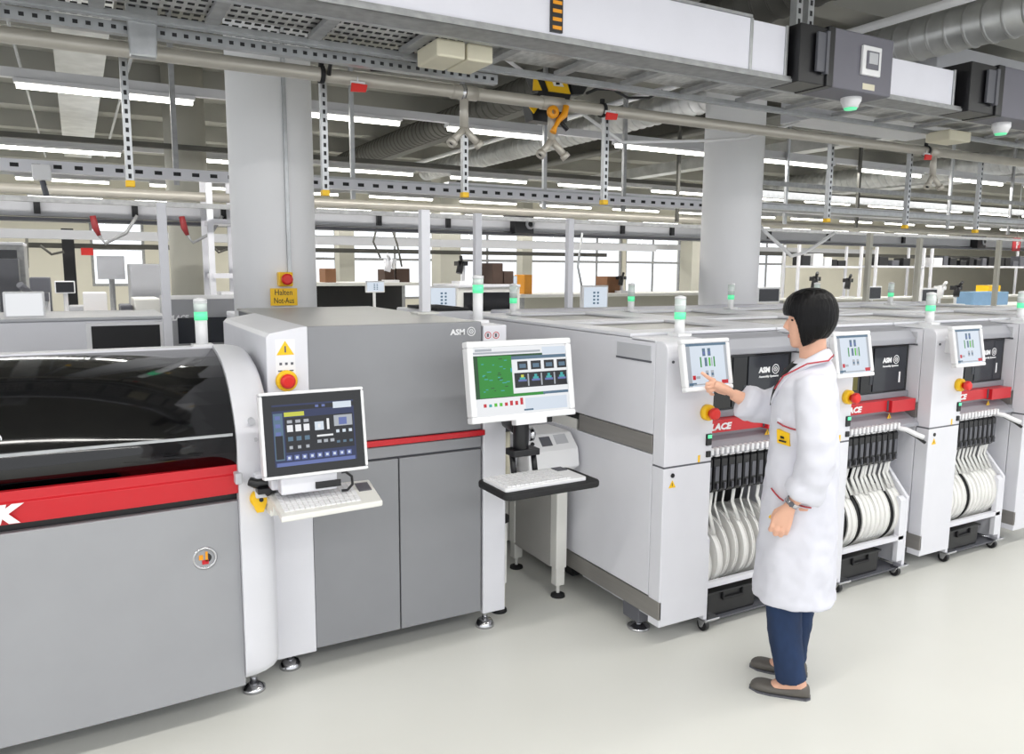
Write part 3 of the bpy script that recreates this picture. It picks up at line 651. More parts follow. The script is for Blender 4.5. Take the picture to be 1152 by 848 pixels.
for i in range(3):
    n = 13 if i else 9
    for k in range(n):
        blk = (i == 1 and k in (0, 3, 10)) or (i == 2 and k in (4,)) 
        step = .50/n
        x = PX+.292+PITCH*i+.028+k*step
        rr = (.18 if i else (.13, .15, .17, .18, .175, .18, .175, .18, .17)[k])
        wd = step*(.94 if i else .32+.25*(k % 3 == 1))
        if i and blk: wd = step*.7
        if i: rr -= .006*(k % 4 == 2)
        reel(blackm if blk else reelw, '%s tape reel, %s from the left in the %s' % ('black' if blk else 'white', ORD[k], WHERE[i]), (x, 2.607+rr, .178+rr), rr, wd, .655-.178-rr, random.uniform(-.012, .012), 'tape reels in the '+WHERE[i])
# ------------------------------------------------------------------ overhead: trunking, cable tray, pipes, hangers
TY = 3.36
zb, zt = 2.785, at(800, 10, Y=3.36).z
def tx(px): return at(px, 60+.168*(px-700), Y=TY).x
t = thing('cable_trunking', 'long white cable trunking running above the machine line', 'trunking', (2, TY+.08, zb))
m = MB(); m.box(-1.6, tx(843)-.006, TY, TY+.14, zb+.02, zt, 0); m.build('trunk_body', trunkw, t, bevel=.004)
m = MB(); m.box(-1.6, 9.0, TY-.012, TY+.16, zb-.012, zb+.02); m.box(-1.6, 9.0, TY-.02, TY-.006, zb-.012, zb+.006); m.box(-1.6, tx(843), TY-.008, TY+.15, zt, zt+.015); m.build('trunk_edge_profile', galvdull, t)
m = MB(); m.box(tx(843), tx(882), TY+.004, TY+.14, zb+.02, zt-.005); m.build('trunk_body', trunkw, t, bevel=.004)
m = MB(); m.box(tx(988), tx(1071), TY+.004, TY+.14, zb+.02, zt-.05); m.build('trunk_body', trunkw, t, bevel=.004)
m = MB(); m.box(tx(1150), 9, TY+.004, TY+.14, zb+.02, zt-.05); m.build('trunk_body', trunkw, t, bevel=.004)
for a_, b_, d_ in ((tx(843)-.01, tx(843)+.012, 0), (tx(884)-.02, tx(884), 0), (tx(1072)-.02, tx(1072), .045)): MB().box(a_, b_, TY-.006, TY+.15, zb, zt-d_).build('trunk_joint', galv, t, bevel=.003)
q = at(625, 10, Y=TY); m = MB(); m.box(q.x-.032, q.x+.034, TY-.014, TY+.002, at(625, 37, Y=TY).z, zt, 0)
for i in range(6): zz = at(625, 34, Y=TY).z+i*.038; m.box(q.x-.024, q.x+.026, TY-.017, TY-.014, zz, zz+.016, 1)
m.build('striped_label', [black, orange], t)
# distribution boxes with sockets
def dist(pxa, pxb, lab):
    xa, xb = tx(pxa), tx(pxb); z0, z1 = zb-.02, zt+.02
    t = thing('distribution_box', lab, 'power box', (xa, TY, z0), group='power boxes on the trunking')
    w = xb-xa; y0 = TY-.075
    m = MB(); m.box(xa+w*.34, xb, y0, TY+.16, z0, z1); b = m.build('box_body', boxgrey, t, bevel=.008)
    m = MB(); m.box(xa, xa+w*.34, y0+.01, TY+.15, z0+.005, z1-.01); m.box(xa+w*.27, xa+w*.34, y0-.005, TY+.16, z0, z1); e = m.build('plug_end', black, t, bevel=.006)
    m = MB(); m.box(xa+w*.14, xa+w*.24, y0-.02, y0, z0+.07, z1-.05); m.box(xa+w*.22, xa+w*.25, y0-.03, y0, z0+.06, z1-.04); m.build('lever', greydk, e, bevel=.004)
    m = MB(); cx = xa+w*.73; cz = (z0+z1)/2+.015; h = .085; m.box(cx-h, cx+h, y0-.02, y0, cz-h, cz+h, 0); so = m.build('socket_frame', whitegl, t, bevel=.006)
    m = MB(); m.box(cx-.055, cx+.055, y0-.026, y0-.02, cz-.05, cz+.055, 0); m.box(cx-.04, cx+.04, y0-.03, y0-.026, cz-.02, cz+.045, 1); m.build('socket_cover', [boxgrey, greylt], so, bevel=.003)
    m = MB(); m.box(cx-.05, cx+.06, y0-.002, y0, z0+.02, z0+.055); m.build('type_label', cream, t)
    return t
dist(888, 990, 'dark grey power box with socket clipped to the white trunking, left one')
dist(1079, 1176, 'dark grey power box with socket at the upper right edge of the photo')
# cable tray
TF = at(600, 81, Z=2.8).y
t = thing('cable_tray', 'wide galvanised cable tray hanging behind the white trunking', 'cable tray', (2, 3.9, 2.78))
m = MB(); m.box(-1.6, 10, TF-.02, TF+.012, 2.765, 2.80); m.box(-1.6, 10, TF-.03, TF-.02, 2.772, 2.79); m.box(-1.6, 10, TY+.16, TY+.19, 2.77, 2.81); m.build('side_rail', galv, t)
m = MB(); m.box(-1.6, 10, TY+.19, TF-.02, 2.832, 2.838); m.build('tray_sheet', traymat, t)
for x in [at(354, 42, Z=2.8).x+.47*i for i in range(-5, 14)]:
    MB().box(x-.03, x+.03, TY+.19, TF-.02, 2.79, 2.815).build('rung', galvdull, t, bevel=.003)
m = MB(); x0 = at(0, 20, Z=2.83).x
for i in range(52):
    for j in range(9): m.box(x0-.3+i*.045, x0-.3+i*.045+.028, TY+.23+j*.08, TY+.25+j*.08, 2.828, 2.833)
m.build('slots', slot, t)
# perforated strut along the tray (left), and under pipe
def strut(mb, p0, p1, w=.042, pitch=.05, face='y', dark=1):
    """channel with a row of slots, along x (face -y) or along z (face -y)"""
    p0, p1 = V(p0), V(p1)
    if abs(p1.x-p0.x) > abs(p1.z-p0.z):
        mb.box(p0.x, p1.x, p0.y, p0.y+w, p0.z-w/2, p0.z+w/2, 0); n = int((p1.x-p0.x)/pitch)
        for i in range(n): x = p0.x+(i+.3)*pitch; mb.box(x, x+pitch*.4, p0.y-.0015, p0.y, p0.z-w*.17, p0.z+w*.17, dark)
    else:
        z0, z1 = min(p0.z, p1.z), max(p0.z, p1.z); mb.box(p0.x-w/2, p0.x+w/2, p0.y, p0.y+w, z0, z1, 0); n = int((z1-z0)/pitch)
        for i in range(n): z = z0+(i+.25)*pitch; mb.box(p0.x-w*.2, p0.x+w*.2, p0.y-.0015, p0.y, z, z+pitch*.5, dark)
a = at(0, 14, Y=TF+.06); b = at(258, 46, Y=TF+.06); m = MB(); strut(m, (a.x-1, TF+.06, (a.z+b.z)/2), (at(560, 92, Y=TF+.06).x, TF+.06, 0), .05); m.build('perforated_rail', [galv, slot], t)
# main pipe with outlets
pw = at(600, 114, Y=4.30); PZ = pw.z
t = thing('compressed_air_pipe', 'ivory pipe running along under the cable tray', 'pipe', (2, 4.3, PZ))
m = MB(); m.cyl((-1.6, 4.3, PZ), (11, 4.3, PZ), .036, n=24); m.build('pipe_run', pipe_m, t)
for px in (362, 520, 678, 1047):
    q = at(px, 100, Y=4.3); m = MB(); m.lathe([(.04, -.012), (.046, -.012), (.046, .012), (.04, .012)], (q.x, 4.3, PZ), (1, 0, 0), 24, closed=True); m.box(q.x-.012, q.x+.012, 4.29, 4.31, PZ, 2.78); m.build('pipe_clamp', blackm if px != 520 else chrome, t)
def outlet(px, py, drop, lab_):
    q = at(px, py, Y=4.3); x = q.x
    m = MB(); m.cyl((x, 4.3, PZ), (x, 4.3, PZ-drop), .026, n=18); m.lathe([(.042, -.08), (.042, .08)], (x, 4.3, PZ), (1, 0, 0), 20)
    o = m.build('outlet_branch', pipe_m, t)
    for s in (-1, 1):
        m = MB(); e = V((x+s*.085, 4.28, PZ-drop-.09)); st = V((x, 4.3, PZ-drop)); m.cyl(st, e, .022, n=16); d = (e-st).normalized()
        m.lathe([(.024, 0), (.03, .002), (.03, .03), (.016, .031), (.015, .02)], e-d*.01, d, 18); m.cyl(e+d*.0, e+d*.012, .014, n=14, mi=1)
        m.build('outlet_nozzle', [pipe_m, slot], o)
outlet(522, 106, .20, ''); outlet(621, 116, .22, ''); outlet(1051, 172, .2, '')
# perforated hangers with yellow caps
HP_ = [(147, 210, 'leftmost, left of the white column'), (367, 220, 'beside the right edge of the left white column'), (524, 222, 'below the first forked pipe outlet'), (681, 230, 'below the red tag in the middle'),
       (932, 250, 'right of the second white column'), (1020, 257, 'second one right of the second white column'), (1099, 262, 'rightmost of the row')]
for px, py, lab in HP_:
    y = 4.46; q = at(px, py, Y=y); top = 2.765
    t = thing('perforated_hanger', 'galvanised perforated hanger with yellow end cap, '+lab, 'hanger', (q.x, y, q.z), group='perforated hangers under the tray')
    m = MB(); strut(m, (q.x, y, q.z+.03), (q.x, y, top), .036, .045); m.build('channel', [galv, slot], t)
    m = MB(); m.box(q.x-.022, q.x+.022, y-.004, y+.042, q.z, q.z+.032); m.build('end_cap', yellow, t, bevel=.004)
# red tags
for px, py, lab in ((403, 99, 'red tag hanging under the pipe left of the forked outlet'), (687, 131, 'red tag at the top of the middle hanger'), (1043, 177, 'red tag beside the right forked outlet')):
    q = at(px, py, Y=4.25)
    t = thing('marking_tag', lab, 'tag', (q.x, 4.25, q.z)); m = MB(); m.prism([(q.x-.045, q.z-.025), (q.x+.04, q.z-.02), (q.x+.05, q.z+.02), (q.x-.04, q.z+.022)], 'y', 4.235, 4.25); m.build('tag_body', redcap, t, bevel=.004)
    m = MB(); m.box(q.x-.04, q.x+.04, 4.25, 4.262, q.z+.015, q.z+.035); m.cyl((q.x, 4.256, q.z+.03), (q.x, 4.256, PZ+.0), .004); m.build('hanging_clip', whitegl, t)
# yellow black hoist / balancer
q = at(628, 97, Y=4.12); s = .0052
def hp(px, py, y=4.40): return at(px, py, Y=y)
t = thing('spring_balancer', 'yellow and black tool balancer hanging over the ivory pipe', 'tool balancer', (q.x, 4.2, q.z))
def poly(mb, pts, y0, y1, mi=0): mb.prism([(hp(*p).x, hp(*p).z) for p in pts], 'y', y0+.26, y1+.26, mi)
m = MB(); poly(m, [(598, 85), (637, 86), (643, 105), (640, 116), (600, 116), (606, 104)], 4.14, 4.22, 0); poly(m, [(596, 116), (640, 118), (638, 138), (622, 138), (600, 135)], 4.14, 4.24, 0); hb = m.build('housing', black, t, bevel=.004)
m = MB(); poly(m, [(611, 86), (635, 88), (641, 106), (617, 103)], 4.13, 4.14, 0); poly(m, [(600, 88), (603, 88), (609, 102), (599, 102)], 4.13, 4.14, 0); poly(m, [(592, 116), (607, 117), (600, 128)], 4.13, 4.14, 0); m.build('yellow_panel', yellow, hb)
m = MB(); poly(m, [(620, 91), (630, 92), (633, 98), (622, 97)], 4.125, 4.13, 0); poly(m, [(624, 92.5), (628, 93), (628, 96), (624, 96)], 4.122, 4.125, 1); m.build('white_label', [whitegl, black], hb)
m = MB(); poly(m, [(640, 91), (656, 93), (661, 97), (656, 106), (644, 106)], 4.13, 4.2); m.build('cable_clamp', blackm, t, bevel=.006)
m = MB(); c = hp(622, 126, 4.235); m.lathe([(.014, -.012), (.038, -.012), (.038, .012), (.014, .012)], (c.x, 4.235, c.z), (0, 1, 0), 24, closed=True)
m.tube([hp(637, 119, 4.23), hp(635, 129, 4.23), hp(629, 135, 4.23), hp(625, 142, 4.23), hp(622, 149, 4.23)], [.02, .022, .016, .013, .022]); m.build('yellow_hook', orange, t)
m = MB(); m.tube([hp(630, 136, 4.25), hp(638, 146, 4.25)], .014); m.build('hose', black, t)
# cream junction boxes under the tray
for a, b, lab in ((490, 522, 'cream junction box under the cable tray, left of a pair'), (524, 553, 'cream junction box under the cable tray, right of a pair')):
    p, r = at(a, 40, Y=3.62), at(b, 60, Y=3.62); MB().box(p.x, r.x, 3.6, 3.86, 2.70, 2.785).build('junction_box', cream, bevel=.01, tag=(lab, 'junction box', 'cream junction boxes'))
p = at(1068, 140, Y=3.9); MB().box(p.x-.14, p.x+.14, 3.8, 4.0, 2.70, 2.78).build('junction_box', cream, bevel=.01, tag=('cream junction box under the tray right of the left power box', 'junction box', 'cream junction boxes'))
for px, py, lab in ((957, 118, 'white sensor with green glow under the left power box'), (1126, 147, 'white sensor with green glow under the right power box')):
    q = at(px, py, Y=3.42); t = thing('smoke_sensor', lab, 'sensor', (q.x, 3.42, q.z)); m = MB(); m.lathe([(.045, -.02), (.05, .0), (.062, .02), (.062, .075), (.05, .08)], (q.x, 3.42, q.z), (0, 0, 1)); m.build('sensor_body', whitegl, t)
    MB().lathe([(.036, -.03), (.04, -.02)], (q.x, 3.42, q.z), (0, 0, 1)).build('green_lens', green_l, t)
# suspension profiles carrying tray and trunking from the ceiling
for px, py, lab in ((162, 10, 'galvanised suspension bracket at the upper left edge'), (918, 15, 'galvanised suspension bracket above the left power box'),):
    q = at(px, py, Y=3.42); m = MB(); strut(m, (q.x-.05, 3.5, 2.85), (q.x-.05, 3.5, CZ), .05, .06); strut(m, (q.x+.05, 3.5, 2.85), (q.x+.05, 3.5, CZ), .05, .06); m.build('suspension_bracket', [galv, slot], tag=(lab, 'bracket'))
m = MB(); q = at(160, 25, Y=4.05); m.prism([(q.x-.06, 2.62), (q.x+.05, 2.62), (q.x+.07, 2.95), (q.x-.07, 2.95)], 'y', 4.0, 4.06); m.build('tray_bracket', galv, bevel=.01, tag=('sheet metal bracket holding the tray at upper left', 'bracket'))
# curly cables under the tray
def cable(pts, r, m_, lab, cat='cable', name='cable'):
    return MB().tube(pts, r, 8).build(name, m_, tag=(lab, cat))
cable([at(370, 84, Y=4.25), at(372, 70, Y=4.2), at(385, 66, Y=4.2), at(410, 67, Y=4.2), at(418, 78, Y=4.2), at(440, 79, Y=4.15), at(462, 73, Y=4.15), at(470, 66, Y=4.15)], .012, black, 'black cable looping along the pipe beside the left white column')
cable([at(660, 105, Y=4.2), at(672, 100, Y=4.2), at(690, 101, Y=4.2), at(706, 110, Y=4.2), at(730, 110, Y=4.2), at(745, 102, Y=4.2)], .009, black, 'thin black cable right of the yellow tool balancer')
cable([at(560, 60, Y=4.6), at(700, 160, Y=4.7), at(800, 158, Y=4.8), at(840, 155, Y=4.8), at(900, 137, Y=4.5)], .012, whitegl, 'white cable sagging behind the pipe near the right column')

# ------------------------------------------------------------------ second line hangings further back
def rail(name, lab, cat, p, px1, y, h, d, m_, x0=None, x1=None, group=None, slots=False):
    q = at(p[0], p[1], Y=y); a = q.x if x0 is None else x0; b = at(px1, p[1], Y=y).x if x1 is None else x1
    mb = MB()
    if slots: strut(mb, (a, y, q.z), (b, y, q.z), h, h*1.6); return mb.build(name, [m_, slot], tag=(lab, cat, group))
    mb.box(a, b, y, y+d, q.z-h/2, q.z+h/2); return mb.build(name, m_, tag=(lab, cat, group))
rail('perforated_rail', 'long perforated white rail crossing behind the hangers', 'rail', (0, 184), 0, 6.8, .085, .06, white, -1.5, 7.0, slots=True)
q = at(47, 195, Y=6.75); m = MB(); m.box(q.x-.06, q.x+.06, 6.7, 6.8, q.z-.05, q.z+.06, 0); m.cyl((q.x, 6.75, q.z-.05), (q.x+.02, 6.75, q.z-.16), .02, mi=1); m.build('rail_connector', [whitegl, greydk], bevel=.008, tag=('white connector hanging from the perforated rail at left', 'connector'))
def longpipe(lab, p, y, r, m_, x0, x1, name='pipe'):
    q = at(p[0], p[1], Y=y); return MB().cyl((x0, y, q.z), (x1, y, q.z), r, n=14).build(name, m_, tag=(lab, 'pipe'))
longpipe('grey pipe running far behind below the perforated rail', (0, 211), 9.2, .05, pipe_m, -3, 24)
# far white trunking with black connectors
q = at(100, 234, Y=9.6); FZ = q.z
t = thing('cable_trunking', 'pale trunking with black connectors crossing the hall behind the poles', 'trunking', (4, 9.6, FZ))
MB().box(-3, 24, 9.6, 9.75, FZ-.1, FZ+.1).build('trunk_body', greylt, t)
MB().box(-3, 24, 9.56, 9.8, FZ-.15, FZ-.115).build('trunk_rail', greydk, t)
for px in (42, 152, 252, 427, 505, 702, 758, 868, 935, 1020): x = at(px, 240, Y=9.55).x; MB().box(x-.03, x+.03, 9.55, 9.6, FZ-.08, FZ+.08).build('black_connector', black, t)
for px in (590, 1105): x = at(px, 245, Y=9.5).x; m = MB(); m.box(x-.17, x+.12, 9.45, 9.8, FZ-.13, FZ+.13, 0); m.lathe([(.07, 0), (.07, -.02), (.04, -.02), (.04, 0)], (x+.06, 9.45, FZ), (0, 1, 0), 20, 1, closed=True); m.build('power_box', [black, greylt], t)
# more rails and pipes at different depths
for lab, p, y, h, m_ in (('thin dark rail under the ceiling behind the first lamp row', (0, 150), 10.5, .06, darkmetal), ('grey rail over the far left windows', (0, 262), 14.0, .14, greylt), ('dark rail above the cream wall', (0, 275), 16.5, .09, darkmetal),
                         ('pale duct crossing in front of the far windows', (350, 268), 19.0, .16, greylt), ('grey tray crossing above the far windows', (350, 254), 16.0, .12, galvdull), ('dark rail running above the far shelves', (860, 285), 15.0, .1, darkmetal),
                         ('light rail crossing the ceiling zone behind the right column', (860, 218), 8.6, .1, galv), ('grey cable ladder behind the right hangers', (860, 232), 7.6, .09, galvdull)):
    q = at(p[0], p[1], Y=y); x0 = -4 if p[0] == 0 else q.x-.5; x1 = 26 if p[0] != 0 or y < 11 else at(270, 270, Y=y).x+9
    MB().box(x0, x1, y, y+h*1.2, q.z-h/2, q.z+h/2).build('support_rail', m_, tag=(lab, 'rail'))

# luminaire rows
def lum_row(y, z, spans, rowname, detail=True):
    """spans: list of (x0, x1) tubes; a continuous carrier rail above"""
    x0, x1 = spans[0][0]-1, spans[-1][1]+1
    MB().box(x0, x1, y-.035, y+.035, z+.07, z+.15).build('lamp_carrier_rail', lamphouse, tag=('grey carrier rail of the '+rowname, 'rail'))
    for i, (a, b) in enumerate(spans):
        t = thing('ceiling_lamp', 'fluorescent lamp, %s from the left in the %s' % (ORD[i], rowname), 'lamp', ((a+b)/2, y, z), group='lamps of the '+rowname)
        MB().box(a, b, y-.06, y+.06, z+.03, z+.07).build('lamp_housing', lamphouse, t, bevel=.006)
        MB().tube([(a+.02, y, z+.012), (b-.02, y, z+.012)], .026, 10).build('lamp_tube', lamp, t)
def spans_from(y, z, pxs):
    return [(at(a, ya, Z=z).x, at(b, yb, Z=z).x) for a, ya, b, yb in pxs]
LZ = 3.2
r1 = [(-4.6, -3.1), (-2.5, -1.0), (-.37, 1.07), (1.65, 3.12), (3.65, 5.05), (5.92, 7.40), (8.4, 9.9), (10.5, 12.0), (12.8, 14.3), (15.0, 16.5), (17.3, 18.8)]
lum_row(8.1, LZ, r1, 'lamp row nearest behind the cable tray')
for y, nm in ((12.3, 'second lamp row behind the cable tray'), (16.5, 'third lamp row behind the cable tray'), (20.7, 'lamp row just before the far windows')):
    sp = [(-3.0+2.15*i, -1.5+2.15*i) for i in range(17)]
    lum_row(y, LZ, sp, nm)
for y, nm in ((1.3, 'lamp row over the aisle before the machines'), (-1.5, 'lamp row over the aisle behind the viewer')):
    lum_row(y, LZ+.1, [(-3.0+2.15*i, -1.5+2.15*i) for i in range(6)], nm)

# ceiling ducts running into the depth
def duct_y(pxy, z, w, h, m_, lab, y0=3, y1=16.2, rnd=False, bands=False, name='air_duct'):
    p = at(pxy[0], pxy[1], Z=z); mb = MB()
    if rnd:
        mb.cyl((p.x, y0, z), (p.x, y1, z), w/2, n=28)
        if bands:
            n = int((y1-y0)/.16)
            for i in range(n): mb.lathe([(w/2, -.014), (w/2+.012, 0), (w/2, .014)], (p.x, y0+i*.16, z), (0, 1, 0), 28)
    else: mb.box(p.x-w/2, p.x+w/2, y0, y1, z-h/2, z+h/2)
    return mb.build(name, m_, tag=(lab, 'duct'))
duct_y((88, 95), 3.75, .42, .3, ductgrey, 'rectangular sheet metal duct running back under the ceiling at left')
duct_y((1080, 32), 3.75, .36, 0, ductgrey, 'ribbed round air duct under the ceiling at upper right', 2.4, 16, True, True)
duct_y((840, 8), 3.8, .34, 0, darkmetal, 'dark ribbed round duct under the ceiling above the right column', 2.8, 16, True, True)
duct_y((1020, 18), 3.7, .07, 0, whitegl, 'thin white ceiling pipe beside the ribbed duct at upper right', 2.4, 16, True)
duct_y((640, 170), 3.9, .5, .3, darkmetal, 'dark rectangular duct between the two white columns', 6.2, 16.2)
duct_y((450, 165), 3.9, .3, .25, darkmetal, 'dark duct right of the left white column', 6.2, 16.2)
duct_y((560, 195), 3.6, .08, 0, darkmetal, 'dark ceiling pipe crossing behind the yellow balancer', 6.2, 16.2, True)
duct_y((780, 185), 3.7, .3, .2, ductgrey, 'pale duct left of the right white column', 6.2, 16.2)
duct_y((930, 205), 3.75, .45, 0, ductgrey, 'round ribbed duct behind the right column', 6.2, 16.2, True, True)
duct_y((1040, 200), 3.7, .5, .35, ductgrey, 'wide pale duct below the ceiling at right', 6.2, 16.2)
duct_y((30, 100), 3.55, .025, 0, galv, 'thin steel conduit under the ceiling at far left', 4, 16, True, name='conduit')
duct_y((125, 150), 3.6, .03, 0, galv, 'thin steel conduit right of the rectangular duct at left', 6, 16, True, name='conduit')
q = at(1056, 47, Y=4.6); MB().box(q.x, q.x+2.2, 4.6, 6.4, q.z-.45, q.z).build('ventilation_box', greylt, bevel=.01, tag=('large pale ventilation box behind the right power box', 'ventilation unit'))
for i in range(9):      # concrete ribs of the ceiling
    y = 5.0+i*2.2
    struct(MB().box(XL, XR, y, y+.3, CZ-.28, CZ).build('trim_%d' % (i+1), ceilm))

# ------------------------------------------------------------------ posts of the line
for px, pt, y, lab in ((186, 228, 5.15, 'white post behind the solder printer beside the dark screen'), (537, 240, 4.95, 'white post rising just behind the green beacon of the grey machine'), (640, 246, 5.1, 'grey white post behind the first placement machine'),
                   (975, 262, 5.6, 'grey post left of the third beacon behind the woman'), (1031, 268, 5.6, 'grey post between two beacons right of the woman'), (1120, 270, 5.6, 'grey post near the red sign at the right edge')):
    q = at(px, 320, Y=y); zt_ = at(px, pt, Y=y).z
    m = MB(); m.box(q.x-.025, q.x+.025, y-.025, y+.025, .012, zt_); m.box(q.x-.07, q.x+.07, y-.07, y+.07, 0, .012)
    m.build('support_post', white if px < 700 else colbg, bevel=.004, tag=(lab, 'post'))

# ------------------------------------------------------------------ equipment behind the line
def cab(name, lab, cat, x0, x1, y0, y1, z0, z1, m_, extra=None, group=None, bev=.012):
    t = thing(name, lab, cat, ((x0+x1)/2, (y0+y1)/2, z0), group=group)
    MB().box(x0, x1, y0, y1, z0, z1).build('housing', m_, t, bevel=bev)
    if extra: extra(t, x0, x1, y0, y1, z0, z1)
    return t
def ex_left(t, x0, x1, y0, y1, z0, z1):
    MB().box(.03, .475, y0-.012, y0+.01, 1.13, 1.345).build('window_frame', whitegl, t, bevel=.006); MB().box(.06, .445, y0-.016, y0-.004, 1.15, 1.325).build('dark_window', slot, t)
    MB().box(x0, x1, y0-.015, y1+.01, z1-.0, z1+.02).build('top_edge', greylt, t, bevel=.006)
cab('soldering_oven', 'long white machine with dark window behind the solder printer', 'machine', -2.4, .49, 5.45, 6.25, 0, 1.36, white, ex_left)
def ex_sip(t, x0, x1, y0, y1, z0, z1):
    m = MB(); q = at(207, 356, Y=y0); m.text('SIPLACE', .06, front(q.x-.16, y0-.002, q.z-.03), 0, shear=.2, bold=.003, width=.2); m.build('lettering', whitegl, t)
    MB().box(x0+.02, x1-.02, y0-.03, y0+.02, z1-.52, z1-.40).build('grey_ledge', greylt, t, bevel=.01)
    MB().box(x0+.05, x0+.9, y0-.006, y0+.01, z1-.38, z1-.16).build('dark_window', panedk, t)
cab('placement_machine', 'grey SIPLACE lettered machine behind the white lamp of the solder printer', 'machine', at(192, 350, Y=7.2).x, at(192, 350, Y=7.2).x+1.0, 7.2, 8.2, 0, at(230, 336, Y=7.2).z, grey, ex_sip)
# screens
def screen(lab, px0, px1, py0, py1, y, sm, stand=True, dark=False, sz=None):
    a, b = at(px0, py1, Y=y), at(px1, py1, Y=y); top = at((px0+px1)/2, py0, Y=y).z; z0 = at((px0+px1)/2, py1, Y=y).z; w = b.x-a.x; fr = w*.06; cx = (a.x+b.x)/2
    t = thing('monitor', lab, 'monitor', (cx, y, z0))
    m = MB(); m.box(a.x, b.x, y, y+.05, z0, top); f = m.build('monitor_housing', black if dark else whitegl, t, bevel=.008)
    m = MB(); m.box(a.x+fr, b.x-fr, y-.004, y+.002, z0+fr, top-fr, 0)
    if sm is s_pale:
        for i in range(4): m.box(cx-w*.1, cx-w*.02, y-.006, y-.004, z0+(top-z0)*(.25+.14*i), z0+(top-z0)*(.33+.14*i), 1); m.box(cx+w*.05, cx+w*.12, y-.006, y-.004, z0+(top-z0)*(.25+.14*i), z0+(top-z0)*(.33+.14*i), 1)
    m.build('screen', [sm, s_mid], f)
    zb_ = stand if stand in (1.385, 1.02) else .012
    m = MB(); m.cyl((cx, y+.06, zb_), (cx, y+.06, z0+.1), .02); m.box(cx-.08, cx+.08, y+.0, y+.14, zb_-.012, zb_); m.build('stand', whitegl if not dark else black, t)
    return t
screen('bright white monitor standing on the long white machine at far left', 5, 52, 328, 361, 5.75, s_white, 1.385)
screen('small pale monitor behind the first post right of the left column', 483, 514, 322, 349, 6.2, s_pale, 1.05)
screen('pale blue monitor behind the first placement machine', 655, 684, 321, 349, 6.4, s_pale, 1.05)
screen('tiny blue monitor far back in front of the windows', 412, 433, 316, 329, 10.5, s_pale, 1.1)
screen('blue tinted monitor below the dark brown boxes', 566, 582, 310, 322, 9.5, s_pale, 1.1)
screen('small dark monitor on the left back bench', 62, 85, 316, 330, 8.6, s_dark, 1.02)
screen('dark monitor just right of the right white column', 852, 877, 323, 341, 8.0, s_dark, 1.05)
screen('dark monitor behind the beacon of the third machine', 1036, 1054, 324, 340, 8.4, s_dark, 1.05)
screen('dark monitor behind the post right of the woman', 977, 991, 322, 337, 8.6, s_dark, 1.05)
# benches
def bench(lab, x0, x1, y0, y1, z, top=white2, leg=galvdull, thick=.05, front_panel=None):
    t = thing('workbench', lab, 'bench', ((x0+x1)/2, (y0+y1)/2, 0))
    MB().box(x0, x1, y0, y1, z-thick, z).build('bench_top', top, t, bevel=.006)
    for x in (x0+.05, x1-.05):
        for y in (y0+.05, y1-.05): MB().box(x-.03, x+.03, y-.03, y+.03, 0, z-thick).build('leg', leg, t)
    MB().box(x0+.08, x1-.08, y1-.08, y1-.06, .2, z-thick).build('modesty_panel', front_panel or greylt, t)
    return t
def bx(px, y): return at(px, 320, Y=y).x
bench('white bench behind the solder printer line at left', -2.5, bx(180, 8.3), 8.3, 9.2, 1.02)
bench('long white bench behind the tall grey machine', bx(352, 7.3), bx(470, 7.3), 7.3, 8.3, 1.22, white)
bench('long pale bench under the middle far windows', bx(345, 12), bx(480, 12), 12, 13, 1.46, white2, front_panel=blackm)
bench('long pale bench behind the first placement machine', bx(545, 7.0), bx(800, 7.0), 7.0, 8.0, 1.20, white)
bench('grey bench with pale top left of the right column', bx(586, 11), bx(850, 11), 11, 12, 1.28, white2, front_panel=colbg)
bench('long bench with microscopes right of the right column', bx(850, 8.6), bx(1150, 8.6)+2, 8.7, 9.7, 1.05, white2, front_panel=colbg)
bench('far bench under the shelves at right', bx(880, 13), bx(1150, 13)+1, 12.4, 13.1, 1.05, white2, front_panel=colbg)
# machines of the second line
def ex_dark(t, x0, x1, y0, y1, z0, z1):
    MB().box(x0+.08, x1-.08, y0-.01, y0+.01, z1-.30, z1-.06).build('dark_window', panedk2, t); MB().box(x0, x1, y0-.02, y1, z1, z1+.04).build('lid', white, t, bevel=.01)
cab('test_machine', 'white machine with dark band left of the pale monitor', 'machine', bx(270, 6.3), bx(352, 6.3), 6.4, 7.0, 0, 1.28, greylt, ex_dark)
cab('test_machine', 'white machine with dark lid band behind the green beacons', 'machine', bx(515, 9), bx(585, 9), 9.0, 9.8, 0, 1.45, white2, ex_dark)
cab('storage_cabinet', 'grey control cabinet at the far left wall', 'cabinet', -2.2, bx(30, 12), 12, 12.8, 0, 1.95, galvdull, ex_dark)
cab('storage_cabinet', 'grey white cabinet in front of the far left window', 'cabinet', bx(148, 9.6), bx(183, 9.6), 9.7, 10.3, 0, 1.72, greylt)
cab('printer_unit', 'rounded white office printer on the left back bench', 'printer', bx(150, 8.4), bx(180, 8.4), 8.4, 9.0, 1.02, 1.38, white2)
cab('crate', 'pale crate on the left back bench', 'crate', bx(75, 8.5), bx(110, 8.5), 8.85, 9.15, 1.02, 1.30, greylt)
cab('crate', 'brown wooden tray on the left back bench', 'crate', bx(90, 8.35), bx(116, 8.35), 8.32, 8.46, 1.02, 1.08, orange, bev=.004)
cab('control_box', 'dark grey control box beside the left office printer', 'control box', bx(134, 8.4), bx(148, 8.4), 8.4, 8.8, 1.02, 1.32, greydk)
